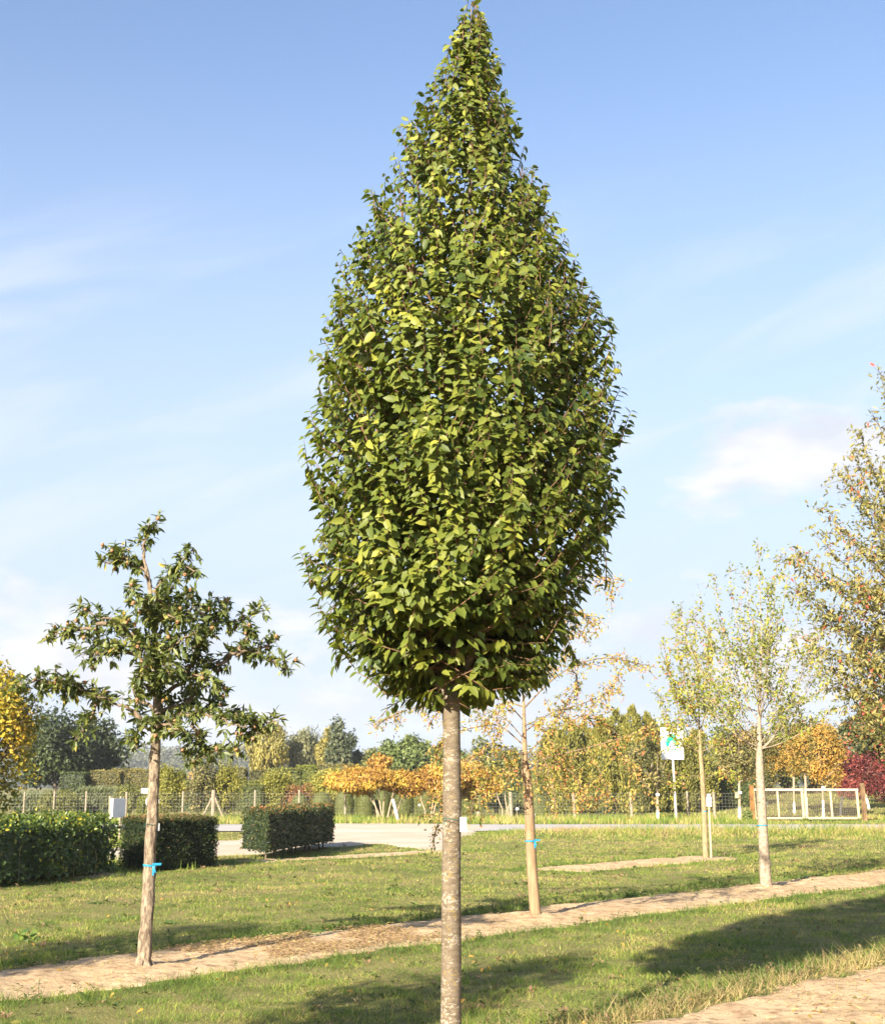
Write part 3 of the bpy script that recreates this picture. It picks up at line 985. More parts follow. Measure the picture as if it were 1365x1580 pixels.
# twigs with alternate leaves
LP, LA, LN, LL, LR = [], [], [], [], []
ntw = 2500
z_grid = np.linspace(pz[0] + .01, pz[-1] - .01, 400)
wgt = (np.interp(z_grid, pz, prx - plx) + .12) * (1 + .5 * np.exp(-((z_grid - 2.25) / .25) ** 2))
cdf = np.cumsum(wgt) / wgt.sum()
for i in range(ntw):
    zt = np.interp(rg.random(), cdf, z_grid)
    ph = rg.uniform(0, 2 * math.pi)
    depth = 1 - 0.55 * rg.random() ** 2.0
    if zt < 2.35 and math.sin(ph) < -.55 and rg.random() < .6:
        continue                                               # the fork stays in sight
    lump = 0.80 + 0.42 * float(fbm(ph * 2.2 + 9, zt * 2.6, 91, 3))
    ax, R = crown_r(zt, ph)
    R = R * min(lump, 1.05) * .985 + .035 * sst(4.2, 5.4, zt) * (1 - sst(6.3, 6.7, zt))
    co, si = math.cos(ph), math.sin(ph)
    rel = (zt - pz[0]) / (pz[-1] - pz[0])
    tip = np.array((ax + R * depth * co, Ym + R * depth * si, zt))
    Lt = rg.uniform(.24, .55) * (1 - .35 * rel)
    steep = 0.35 + 0.9 * rel + rg.uniform(0, .7)
    if zt < 3.0:
        steep -= (1.3 - .3 * rg.random()) * (3.0 - zt) / .9
    dr = nrm(np.array((co + rg.normal(0, .35), si + rg.normal(0, .35), steep)))
    base = tip - dr * Lt
    if np.hypot(base[0] - ax, base[1] - Ym) > R * depth + .02 and zt > 2.8:
        base = tip - np.array((0, 0, 1)) * Lt
    mid = (tip + base) / 2 + np.array((co, si, -.6)) * .03
    if not (tip[2] < zf + .45 and abs(tip[0] - axis[5, 0]) < .22 and tip[1] < Ym):
        tw.tube([base, mid, tip], [.0035, .0028, .0014], 4, 0, .5, cap=False)
    k = int(Lt / .028) + 2
    f = np.linspace(.06, 1, k) + rg.normal(0, .01, k)
    Pp = base * (1 - f[:, None]) ** 2 + 2 * mid * (f * (1 - f))[:, None] + tip * (f ** 2)[:, None]
    sd = nrm(np.cross(dr, (co * .3, si * .3, 1.0)))
    sg = np.where(np.arange(k) % 2 == 0, 1.0, -1.0)[:, None]
    out_ = np.array((co, si, 0.0))
    A = sd * sg * rg.uniform(.5, 1.0, (k, 1)) + dr * rg.uniform(.15, .7, (k, 1)) + out_ * rg.uniform(.1, .7, (k, 1)) + np.array((0, 0, -1.0)) * rg.uniform(.1, 1.25, (k, 1)) + rg.normal(0, .22, (k, 3))
    N_ = np.array((0, 0, 1.0)) * rg.uniform(.2, .9, (k, 1)) + out_ * rg.uniform(.5, 1.4, (k, 1)) + rg.normal(0, .28, (k, 3))
    LP.append(Pp)
    LA.append(A)
    LN.append(N_)
    big = rg.uniform(.85, 1.2)
    LL.append(rg.uniform(.060, .100, k) * big * (1 - .25 * rel) * np.where(f > .9, .75, 1))
    tone = rg.normal(.42, .13)
    LR.append(np.clip(tone + rg.normal(0, .13, k) + .25 * (rg.random(k) < .03) + .08 * rel, 0, .95) + (rg.random(k) < .003) * .2)
# stray shoots that break the outline
for (a, b, c_, d_, dep) in [(600, 1075, 547, 1035, -.1), (480, 900, 463, 850, -.05), (492, 690, 478, 632, 0), (930, 540, 946, 506, 0), (955, 690, 973, 634, 0), (620, 1080, 580, 1113, .05), (690, 1085, 725, 1094, -.12), (505, 560, 482, 548, .1), (940, 640, 958, 598, .05), (632, 200, 612, 197, 0), (520, 930, 500, 968, -.05), (900, 900, 925, 870, .0), (830, 1040, 872, 1010, .1)]:
    p0, p1 = at(a, b, Ym + dep), at(c_, d_, Ym + dep)
    mid = (p0 + p1) / 2 + np.array((0, 0, .02))
    tw.tube([p0, mid, p1], [.004, .003, .0012], 4, 0, .5, cap=False)
    k = int(np.linalg.norm(p1 - p0) / .024) + 3
    f = np.linspace(.1, 1, k)[:, None]
    dr = nrm(p1 - p0)
    sg = np.where(np.arange(k) % 2 == 0, 1.0, -1.0)[:, None]
    LP.append(p0 * (1 - f) ** 2 + 2 * mid * f * (1 - f) + p1 * f ** 2)
    LA.append(nrm(np.cross(dr, (0, -1, .4))) * sg + dr * .6 + np.array((0, 0, -.35)) + rg.normal(0, .2, (k, 3)))
    LN.append(np.array((0, -.5, .8)) + rg.normal(0, .3, (k, 3)))
    LL.append(rg.uniform(.045, .07, k))
    LR.append(np.clip(rg.normal(.35, .12, k), 0, 1))
LP, LA, LN, LL, LR = map(np.concatenate, (LP, LA, LN, LL, LR))
# keep the outline of the real crown: drop what hangs far outside it
ax, R = crown_r(LP[:, 2], np.arctan2(LP[:, 1] - Ym, LP[:, 0] - np.interp(LP[:, 2], axis[:, 2], axis[:, 0])))
# the fork of the trunk shows below and between the lowest leaves
hid = (LP[:, 2] < zf + .34) & (np.abs(LP[:, 0] - axis[5, 0] - .01) < .09 + .13 * np.clip((LP[:, 2] - zf) / .3, 0, 1)) & (LP[:, 1] < Ym + .02)
hid |= LP[:, 2] < zf - .13
keep = ~(hid & (rg.random(len(LP)) < .86))
LP, LA, LN, LL, LR = LP[keep], LA[keep], LN[keep], LL[keep], LR[keep]
cb = MB()
cb.leaves(LP, LA, LN, LL, LL * rg.uniform(.46, .58, len(LL)), LR, True, curl=.22)
tb.build('trunk', M['bark_main'], tree)
tw.build('branches', M['bark_twig'], tree)
cb.build('crown', M['hornbeam'], tree)


# ------------------------------------------------------------------ labels and ribbons tied to trunks
def trunk_tag(px, py, Y, w, h, xr, label, yaw=0.25, string=None, n_px=None):
    """A small white plastic label hanging beside a trunk of radius xr, and the tie that holds it."""
    c = at(px, py, Y)
    t_ = thing('plant_label', label, 'plant label', c, 'white labels hung on the trunks')
    b = MB()
    b.box(c, (w, .003, h), yaw)
    b.build('card', M['white'], t_)
    if string is not None:
        q = at(string, py, Y)
        b = MB()
        a = np.linspace(0, 2 * math.pi, 22)
        P = np.stack((q[0] + np.cos(a) * (xr + .002), q[1] + np.sin(a) * (xr + .002), q[2] + h * .38 + .006 * np.sin(a * 2)), 1)
        b.tube(P, .0022, 5)
        e = P[int(14)]
        b.tube([e, e + np.array((-.008, -.006, -.01)), e + np.array((-.022, -.006, -.035))], .002, 4)
        b.tube([P[0], (P[0] + c + np.array((0, 0, h * .5))) / 2, c + np.array((0, 0, h * .5))], .0018, 4)
        b.build('tie', M['string'], t_)
    return t_


trunk_tag(714.5, 1272, Ym - .045, .038, .082, .055, 'white label card tied with green string to the smooth grey trunk in front', .2, 697)
trunk_tag(244, 1276, MEDLAR[1], .024, .065, .058, 'white label card on the rough trunk hung with brown fruit', .25, 233)
trunk_tag(823, 1260, CRAB[1], .034, .075, .062, 'white label card on the orange tree trunk', .2, 814)
trunk_tag(1181, 1241, SPARSE[1], .035, .08, .070, 'white label card on the whitish trunk in front of the gate', .2, 1173)


def ribbon(px, py, Y, r, label, tails=True, tilt=0.0):
    c = at(px, py, Y)
    b = MB()
    a = np.linspace(0, 2 * math.pi, 25)
    w = .0085
    lo = np.stack((c[0] + np.cos(a) * (r + .003), c[1] + np.sin(a) * (r + .003), c[2] - w + tilt * np.cos(a)), 1)
    up = lo + np.array((0, 0, 2 * w))
    k = np.arange(24)
    b.add(np.vstack((lo, up)), np.stack((k, k + 1, k + 26, k + 25), 1))
    t_ = thing('ribbon', label, 'ribbon', c, 'blue ribbons round the trunks')
    b.build('band', M['ribbon'], t_)
    if tails:
        b = MB()
        s = c + np.array((r * .75, -r * .75, 0))
        b.box(s + np.array((.03, -.01, .012)), (.075, .006, .02), .3, tilt=(0, 0))
        for dx, L_ in ((.0, .085), (.018, .06)):
            P = np.array([s + np.array((dx * f, -.012 - .004 * math.sin(f * 4), -L_ * f)) for f in np.linspace(0, 1, 5)])
            V = np.vstack((P - np.array((.008, 0, 0)), P + np.array((.008, 0, 0))))
            q = np.arange(4)
            b.add(V, np.stack((q, q + 1, q + 6, q + 5), 1))
        b.box(s + np.array((.004, -.008, 0)), (.022, .012, .022))
        b.build('knot', M['ribbon'], t_)
    return t_


ribbon(231.5, 1335, MEDLAR[1], .058, 'blue ribbon knotted round the rough trunk hung with brown fruit', True, -.004)
ribbon(818, 1297.5, CRAB[1], .064, 'blue ribbon with short tails round the orange tree trunk', True)
ribbon(1175.5, 1273.5, SPARSE[1], .075, 'plain blue band round the whitish trunk in front of the gate', False)
ribbon(1086, 1252, SLIM[1], .055, 'narrow blue band round the slim trunk with a white stake', False)


# ------------------------------------------------------------------ trees drawn branch by branch
def poly(px, Y, dep, rg, bend=0.0):
    """A branch given in pixels of the photograph, leading away from the trunk to a depth of its own."""
    n = len(px)
    f = np.linspace(0, 1, n)
    return np.array([at(a, b, Y + dep * ff) for (a, b), ff in zip(px, f)])


def resample(P, step):
    d = np.r_[0, np.cumsum(np.linalg.norm(np.diff(P, axis=0), axis=1))]
    n = max(int(d[-1] / step), 2)
    s = np.linspace(0, d[-1], n)
    return np.stack([np.interp(s, d, P[:, i]) for i in range(3)], 1), s / d[-1]


def smooth(P, n=4):
    """Catmull-Rom through the points."""
    P = np.asarray(P, float)
    Q = np.vstack((2 * P[0] - P[1], P, 2 * P[-1] - P[-2]))
    o = []
    for i in range(1, len(Q) - 2):
        for k in range(n):
            t = k / n
            o.append(.5 * ((2 * Q[i]) + (Q[i + 1] - Q[i - 1]) * t + (2 * Q[i - 1] - 5 * Q[i] + 4 * Q[i + 1] - Q[i + 2]) * t ** 2 + (3 * Q[i] - Q[i - 1] - 3 * Q[i + 1] + Q[i + 2]) * t ** 3))
    o.append(P[-1])
    return np.array(o)


# the medlar, left
rg = np.random.default_rng(21)
Yl = MEDLAR[1]
bb = MB()
tree = thing('medlar_tree', 'dark leaved tree with brown fruit, crooked branches and rough flaking trunk', 'tree', MEDLAR)
tb, cb = MB(), MB()
tp = smooth([at(a, b, Yl) for a, b in [(221, 1503), (221, 1490), (227, 1420), (231, 1335), (236, 1240), (240, 1150), (243, 1065), (240, 1000), (235, 940), (228, 885), (222, 860), (225, 830), (231, 806)]], 7)
f = np.linspace(0, 1, len(tp))
rt = np.interp(f, (0, .02, .06, .2, .42, .5, .75, 1), (.11, .075, .064, .058, .046, .036, .016, .004))
tb.tube(tp, rt, 16, 0, .5, .16, 5)
for k in range(6):                                             # root flare
    a = k * 1.05 + .3
    e = MEDLAR + np.array((math.cos(a) * .16, math.sin(a) * .14, -.01))
    tb.tube([MEDLAR + np.array((math.cos(a) * .03, math.sin(a) * .03, .09)), MEDLAR + np.array((math.cos(a) * .09, math.sin(a) * .08, .025)), e], [.03, .022, .006], 6, 0, .5, .2, k)
BR = [  # pixels, depth, where leaves start
    ([(232, 905), (222, 880), (205, 872), (185, 862), (163, 870)], .15, .3), ([(205, 872), (185, 852), (170, 848)], .2, .1), ([(238, 915), (258, 888), (272, 878), (298, 848)], -.2, .2), ([(262, 884), (285, 882), (302, 880)], -.3, .2),
    ([(222, 860), (224, 830), (236, 806)], 0, .25), ([(236, 960), (215, 930), (200, 905)], -.3, .2), ([(238, 950), (255, 925), (268, 905)], -.35, .1), ([(236, 965), (228, 945), (215, 925)], -.5, .2),
    ([(240, 985), (270, 960), (310, 935), (352, 935)], .3, .25), ([(300, 940), (330, 955), (365, 958), (400, 943)], .35, .15), ([(238, 1005), (200, 975), (165, 955), (125, 943)], .2, .3),
    ([(165, 962), (130, 968), (100, 978), (74, 986)], .25, .1), ([(238, 1010), (215, 985), (190, 965)], -.4, .2), ([(240, 1030), (200, 1008), (165, 1008), (120, 1008)], -.35, .25), ([(195, 1005), (160, 1000), (140, 985)], .4, .2),
    ([(242, 1118), (222, 1112), (208, 1100), (185, 1087), (150, 1075)], -.25, .55), ([(165, 1080), (130, 1068), (90, 1060), (55, 1050), (24, 1062)], -.3, 0), ([(150, 1075), (120, 1055), (85, 1035)], -.4, .3), ([(130, 1068), (100, 1060), (60, 1070)], -.2, .2), ([(155, 1078), (142, 1105), (118, 1140)], -.4, .35),
    ([(241, 1070), (255, 1045), (275, 1035)], -.45, .15), ([(242, 1075), (225, 1055), (205, 1065)], -.4, .2), ([(241, 1060), (232, 1035), (215, 1040)], -.5, .1), ([(242, 1080), (285, 1045), (305, 1005), (320, 975), (345, 945)], .15, .3), ([(285, 1045), (300, 1010), (310, 985), (305, 960)], -.3, .2),
    ([(243, 1100), (290, 1082), (320, 1040), (350, 1012)], .2, .3), ([(335, 1025), (365, 1010), (400, 1000), (428, 983)], .3, .1), ([(350, 1012), (385, 1005), (415, 1018), (446, 1033)], .15, .15), ([(365, 1012), (378, 990), (388, 972), (382, 975)], .2, .4),
    ([(243, 1125), (275, 1105), (310, 1100), (345, 1112), (380, 1122)], -.3, .15), ([(330, 1108), (365, 1100), (395, 1115), (425, 1112)], -.25, .1), ([(300, 1102), (325, 1085), (345, 1060)], .1, .1), ([(295, 1105), (305, 1135), (325, 1158), (365, 1165)], -.35, .3), ([(310, 1130), (290, 1150), (300, 1175)], -.3, .4), ([(360, 1115), (385, 1130), (400, 1125)], -.2, .1),
    ([(243, 1130), (222, 1122), (205, 1140), (212, 1155)], -.2, .2), ([(241, 1125), (260, 1118), (285, 1130)], -.5, .1), ([(242, 1095), (215, 1085), (210, 1110)], .2, .4), ([(240, 1030), (255, 1005), (270, 985)], -.3, .1), ([(238, 975), (250, 955), (272, 950)], -.5, .1), ([(238, 985), (222, 1000), (215, 1015)], -.55, .1), ([(240, 1000), (250, 1020), (262, 1040)], -.5, .2), ([(237, 945), (247, 930), (240, 915)], -.5, .0),
    ([(241, 1015), (262, 1000), (300, 975)], -.5, .2), ([(280, 1050), (300, 1045), (330, 1050)], -.4, .1), ([(240, 960), (275, 935), (300, 915)], .5, .2), ([(242, 1110), (270, 1085), (300, 1075)], .5, .2),
]
fruit_spots = []
for px, dep, st in BR:
    P = smooth(poly(px, Yl, dep, rg), 5)
    P[1:-1] += rg.normal(0, .012, (len(P) - 2, 3))
    L = np.linalg.norm(np.diff(P, axis=0), axis=1).sum()
    r0 = .011 + .012 * min(L, 1.2)
    if px[0] == (242, 1118):
        r0 = .032
    bb.tube(P, np.linspace(r0, .004, len(P)), 7, 0, .5, .12, 2, cap=False)
    Q, s = resample(P, .058)
    for q, ss in zip(Q, s):
        if ss < st:
            continue
        for _ in range(rg.integers(2, 5)):                     # spurs with a tuft of long leaves
            d0 = nrm(rg.normal(0, 1, 3) + np.array((0, 0, .25)))
            e = q + d0 * rg.uniform(.02, .095)
            bb.tube([q, e], [.003, .002], 3, 0, .5, cap=False)
            k = rg.integers(6, 11)
            A = d0 * .7 + rg.normal(0, .75, (k, 3)) + np.array((0, 0, -.18))
            N_ = np.array((0, 0, 1.0)) + rg.normal(0, .45, (k, 3))
            le = rg.uniform(.05, .098, k)
            cb.leaves(np.tile(e, (k, 1)) + rg.normal(0, .012, (k, 3)), A, N_, le, le * .37, np.clip(rg.normal(.55, .2, k) + .3 * (rg.random(k) < .02), 0, 1), True, curl=.25)
            if rg.random() < .10:
                fruit_spots.append(e + d0 * .02 + np.array((0, -.035, 0)))
tb.build('trunk', M['bark_medlar'], tree)
bb.build('branches', M['bark_medlar_twig'], tree)
cb.build('crown', M['medlar'], tree)
fr = MB()
fr.lathe((0, 0, 0), [(0.0005, -.017), (.008, -.0155), (.0155, -.007), (.0175, .002), (.015, .010), (.010, .015), (.008, .019), (.011, .026), (.004, .017), (.0005, .015)], 10)
rg.shuffle(fruit_spots)
first = None
for q in fruit_spots[:98]:
    if first is None:
        first = fr.build('fruit', M['fruit_m'])
        o = first
    else:
        o = first.copy()
        COL.objects.link(o)
    o.parent = tree
    o.location = tuple(np.asarray(q) - ORG[tree.name])
    o.rotation_euler = (rg.uniform(1.8, 3.6), rg.uniform(-.6, .6), 0)


def twiggy(tree, Y, branches, mat_leaf, mat_bark, trunk, leafL, ratio, dens, rg, sub=6, sublen=(.2, .5), droop=0.0, up=0.0, r0=.016, rmean=.4, rsd=.22, fruit=None, tuft=0.03, zred=0.0, mat_twig=None):
    """A loose tree: given branches, side twigs grown off them, small leaves strung along the twigs."""
    tb, cb, fb = MB(), MB(), MB()
    for px, dep, st in branches:
        P = smooth(poly(px, Y, dep, rg), 5)
        L = np.linalg.norm(np.diff(P, axis=0), axis=1).sum()
        tb.tube(P, np.linspace(r0 * min(1, .45 + L * .3), .0035, len(P)), 6, 0, .5, .08, 2, cap=False)
        strands = [(P, st)]
        n = max(int(L * sub), 1)
        for _ in range(n):
            f = rg.uniform(max(st, .12), 1)
            i = min(int(f * (len(P) - 1)), len(P) - 2)
            b0, tg = P[i], nrm(P[i + 1] - P[i])
            d = nrm(tg * .55 + rg.normal(0, .6, 3) + np.array((0, 0, up)))
            l = rg.uniform(*sublen) * (1.15 - .6 * f)
            e = b0 + d * l + np.array((0, 0, -droop * l * rg.uniform(.3, 1)))
            m_ = (b0 + e) / 2 + d * l * .08 + np.array((0, 0, .12 * droop * l))
            S = np.array([b0, b0 * .25 + m_ * .5 + e * .25, e])
            tb.tube(S, [.0045, .0035, .0015], 4, 0, .5, cap=False)
            strands.append((S, .05))
        for S, s0 in strands:
            Q, s = resample(S, dens)
            Q = Q[s >= s0]
            k = len(Q)
            if not k:
                continue
            A = rg.normal(0, .8, (k, 3)) + np.array((0, 0, .3 * up - .35 * droop - .1))
            N_ = rg.normal(0, .6, (k, 3)) + np.array((0, -.25, .8))
            le = leafL * rg.uniform(.55, 1.15, k)
            zr = zred * np.clip((1210 - 60 - (Q[:, 2] - CAMH) / Y * 0 - 1100) / 100, -1, 1)
            cb.leaves(Q + rg.normal(0, tuft, (k, 3)), A, N_, le, le * ratio, np.clip(rg.normal(rmean, rsd, k), 0, 1))
            if fruit is not None and k > 2:
                kk = rg.random(k) < fruit
                Pf = Q[kk] + rg.normal(0, tuft, (kk.sum(), 3)) + np.array((0, 0, -.03))
                nf = len(Pf)
                fb.leaves(Pf, np.tile((0, 0, -1.0), (nf, 1)) + rg.normal(0, .2, (nf, 3)), rg.normal(0, 1, (nf, 3)) + np.array((0, -1.5, 0)), .024, .022, rg.random(nf), curl=0)
                fb.leaves(Pf, np.tile((0, 0, -1.0), (nf, 1)), np.tile((1.0, 0.2, 0), (nf, 1)), .024, .022, rg.random(nf), curl=0)
    trunk.build('trunk', mat_bark, tree)
    tb.build('branches', mat_twig or mat_bark, tree)
    cb.build('crown', mat_leaf, tree)
    if fb.n:
        o = fb.build('fruits', M['fruit_c'], tree)
        o['kind'] = 'stuff'


# the orange crab apple
rg = np.random.default_rng(31)
tree = thing('crab_apple_tree', 'sparse crab apple with orange and yellow drooping foliage behind the tall hornbeam', 'tree', CRAB)
Yc = CRAB[1]
tb = MB()
tp = smooth([at(a, b, Yc) for a, b in [(827, 1424), (825, 1400), (820, 1330), (816, 1250), (814, 1215), (810, 1185), (809, 1150), (808, 1100), (806, 1040), (806, 960), (812, 890), (820, 850)]], 5)
f = np.linspace(0, 1, len(tp))
tb.tube(tp, np.interp(f, (0, .03, .2, .38, .42, .5, .7, 1), (.085, .07, .063, .055, .058, .036, .012, .004)), 14, 0, .5, .08, 4)
BR = [([(811, 1165), (850, 1128), (890, 1108), (925, 1078), (950, 1045)], -.2, .25), ([(808, 1130), (850, 1100), (900, 1085), (948, 1062)], .2, .25), ([(806, 1095), (845, 1055), (880, 1030), (925, 1016), (968, 1020), (1012, 1030)], -.3, .3), ([(880, 1030), (890, 1050), (870, 1090), (845, 1120)], .3, .2),
      ([(806, 1010), (860, 950), (890, 945), (915, 962)], .2, .3), ([(812, 900), (860, 892), (920, 889), (962, 897)], 0, .3), ([(812, 1180), (860, 1165), (920, 1150), (985, 1130), (1012, 1118)], -.4, .2), ([(812, 1190), (850, 1178), (885, 1195), (905, 1235)], -.6, .3), ([(900, 1155), (925, 1190), (937, 1225), (935, 1248)], -.3, .2),
      ([(812, 1175), (830, 1160), (850, 1200), (858, 1250)], -.7, .3), ([(808, 1140), (780, 1110), (745, 1092), (715, 1085)], .2, .3), ([(811, 1170), (770, 1150), (738, 1160), (712, 1185)], -.5, .25), ([(806, 1090), (750, 1075), (690, 1083), (630, 1095), (578, 1117)], .4, .4), ([(690, 1083), (675, 1100), (660, 1120)], .4, .1), ([(812, 1200), (770, 1190), (742, 1215), (722, 1255)], -.3, .3), ([(770, 1190), (730, 1185), (700, 1200)], .3, .1),
      ([(808, 1150), (770, 1120), (735, 1122), (690, 1135), (672, 1160)], .5, .3), ([(735, 1160), (690, 1200), (680, 1250), (671, 1292)], .3, .3), ([(806, 1050), (775, 1030), (740, 1045)], .3, .3), ([(806, 1080), (830, 1050), (865, 1020), (880, 1000)], .4, .3), ([(895, 1105), (930, 1115), (960, 1140)], .1, .1), ([(850, 1165), (870, 1190), (872, 1225)], .3, .2), ([(930, 1150), (960, 1165), (985, 1200), (1003, 1218)], -.2, .15), ([(809, 1160), (790, 1170), (785, 1210)], -.6, .2), ([(808, 1120), (830, 1115), (850, 1150)], -.7, .2),
      ([(806, 1110), (780, 1085), (760, 1100), (745, 1130)], -.6, .2), ([(870, 1000), (885, 980), (920, 975)], .1, .3)]
BR += [([(806, 1040), (805, 960), (812, 890), (820, 850)], 0, .05), ([(806, 1000), (780, 950), (750, 930)], .3, .2), ([(808, 930), (835, 890), (850, 870)], -.2, .2), ([(805, 970), (770, 930), (765, 900)], -.3, .2), ([(806, 1010), (840, 975), (870, 960)], .5, .2)]
twiggy(tree, Yc, BR, M['crab'], M['bark_crab'], tb, .064, .42, .0145, rg, 9, (.15, .5), .8, 0, .012, .44, .26, .16, .03, mat_twig=M['bark_crab_twig'])

# the sparse yellow-green tree in front of the gate
rg = np.random.default_rng(41)
tree = thing('sparse_tree', 'thin upright tree with sparse yellow green leaves and whitish trunk in front of the gate', 'tree', SPARSE)
Ys = SPARSE[1]
tb = MB()
tp = smooth([at(a, b, Ys) for a, b in [(1182, 1378), (1181, 1365), (1178, 1310), (1175, 1250), (1172, 1200), (1171, 1155), (1171, 1100), (1173, 1040), (1174, 980), (1172, 920), (1170, 880), (1168, 836)]], 5)
f = np.linspace(0, 1, len(tp))
tb.tube(tp, np.interp(f, (0, .03, .2, .40, .46, .6, .8, 1), (.11, .095, .078, .062, .04, .018, .008, .003)), 14, 0, .5, .1, 6)
tips = [(1046, 940), (1062, 1000), (1050, 1030), (1078, 925), (1100, 885), (1124, 870), (1140, 930), (1150, 880), (1190, 900), (1198, 855), (1215, 885), (1232, 930), (1258, 960), (1268, 1010), (1282, 1050), (1280, 1095), (1250, 1110), (1060, 1070), (1080, 1090), (1110, 960), (1130, 1000), (1215, 1000), (1200, 960), (1160, 960), (1240, 1020), (1225, 1070), (1095, 1040), (1185, 840 + 60)]
BR = []
for (a, b) in tips:
    y0 = rg.uniform(1090, 1165) if abs(a - 1172) > 50 else rg.uniform(1000, 1120)
    mx = 1172 + (a - 1172) * .55
    my = y0 + (b - y0) * .38
    BR.append(([(1172, y0), (1172 + (a - 1172) * .25, y0 + (b - y0) * .12), (mx, my), (1172 + (a - 1172) * .85, y0 + (b - y0) * .72), (a, b)], rg.uniform(-1.3, 1.3), .3))
BR += [([(1173, 1010), (1174, 980), (1172, 920), (1170, 880), (1168, 834)], 0, .1), ([(1172, 1120), (1171, 1060), (1173, 1010)], 0, .1)]
twiggy(tree, Ys, BR, M['sparse'], M['bark_grey'], tb, .078, .5, .032, rg, 8, (.2, .6), 0, .35, .010, .4, .27, None, .03)

# the slimmer tree of the row behind, with its white stake
rg = np.random.default_rng(51)
tree = thing('slim_tree', 'slim young tree with thin yellow orange crown beside its white stake', 'tree', SLIM)
Yt = SLIM[1]
tb = MB()
tp = smooth([at(a, b, Yt) for a, b in [(1089, 1331), (1088, 1320), (1086, 1260), (1083, 1200), (1080, 1160), (1078, 1110), (1076, 1050), (1072, 990), (1068, 940)]], 5)
f = np.linspace(0, 1, len(tp))
tb.tube(tp, np.interp(f, (0, .05, .3, .46, .6, .8, 1), (.08, .068, .056, .045, .02, .009, .003)), 12, 0, .5, .08, 7)
tips = [(1014, 1062), (1022, 985), (1030, 1020), (1042, 945), (1056, 960), (1020, 1100), (1030, 1130), (1100, 985), (1118, 1040), (1128, 1100), (1122, 1150), (1050, 1010), (1090, 1010), (1045, 1070), (1108, 1080), (1042, 1150), (1095, 950)]
BR = [([(1084, 1198), (1062, 1198), (1046, 1208), (1030, 1216)], -.3, .4), ([(1086, 1203), (1098, 1196), (1120, 1196), (1142, 1202)], .3, .4)]
for (a, b) in tips:
    y0 = rg.uniform(1100, 1165)
    BR.append(([(1079, y0), (1079 + (a - 1079) * .45, y0 + (b - y0) * .2), (1079 + (a - 1079) * .85, y0 + (b - y0) * .65), (a, b)], rg.uniform(-1.2, 1.2), .3))
BR += [([(1078, 1110), (1076, 1050), (1072, 990), (1068, 936)], 0, .1)]
twiggy(tree, Yt, BR, M['sparse'], M['bark_olive'], tb, .10, .5, .028, rg, 8, (.25, .65), .1, .25, .012, .55, .26, None, .04)
b = MB()
p0, p1 = at(1097, 1325, Yt - .05), at(1092.5, 1226, Yt - .05)
st_ = thing('stake', 'thin pale stake with a white cap standing beside the slim young tree', 'stake', p0)
b.tube([p0 - (0, 0, .1), p1], .022, 8)
b.build('rod', M['wood_pale'], st_)
b = MB()
b.box(at(1093, 1237, Yt - .07), (.10, .05, .20))
b.box(at(1092.5, 1227, Yt - .07), (.07, .05, .05))
b.build('cap', M['white'], st_)

# the big tree whose crown enters at the right
rg = np.random.default_rng(61)
tree = thing('cherry_tree', 'big loose tree with olive and rusty leaves reaching in over the gate', 'tree', BIG)
Yb = BIG[1]
tb = MB()
bx = 1402
tp = smooth([np.array((BIG[0], Yb, -.05)), at(bx, 1250, Yb), at(bx - 1, 1120, Yb), at(bx - 2, 980, Yb), at(bx, 840, Yb), at(bx - 3, 700, Yb), at(bx - 8, 560, Yb)], 6)
f = np.linspace(0, 1, len(tp))
tb.tube(tp, np.interp(f, (0, .05, .3, .6, 1), (.16, .12, .09, .05, .006)), 12, 0, .5, .08, 9)
tips = [(1212, 858, -.6), (1228, 845, .4), (1248, 812, .1), (1268, 775, -.3), (1286, 720, .3), (1300, 715, -.4), (1312, 690, .3), (1322, 660, -.2), (1345, 640, .2), (1362, 575, 0), (1200, 878, .8), (1225, 905, -1), (1240, 950, .9), (1235, 985, -.5), (1250, 1000, .6), (1260, 1040, -.9), (1290, 1060, .5), (1310, 1090, -.4), (1270, 880, -1.2), (1300, 820, 1.2), (1290, 930, 1.3), (1320, 1000, -1.3), (1330, 900, -1.5), (1340, 780, -1), (1350, 720, .8), (1350, 1080, -1), (1345, 1110, .3), (1245, 1085 - 70, .2), (1380, 600, .5), (1450, 700, .5), (1480, 820, -.5), (1520, 900, .6), (1540, 1000, -.4), (1460, 640, -.6), (1500, 1060, .5)]
BR = []
for (a, b, dp) in tips:
    y0 = min(b + rg.uniform(40, 170) * (1 if b < 950 else .3) + 20, 1160)
    BR.append(([(bx - 1, y0), (bx + (a - bx) * .3, y0 + (b - y0) * .25), (bx + (a - bx) * .65, y0 + (b - y0) * .6), (a, b)], dp * 1.3, .22))
BR += [([(1400, 900), (1399, 750), (1394, 560)], 0, .1)]
twiggy(tree, Yb, BR, M['cherry'], M['bark_dark'], tb, .14, .40, .036, rg, 10, (.3, .8), .45, .1, .022, .5, .24, None, .06)
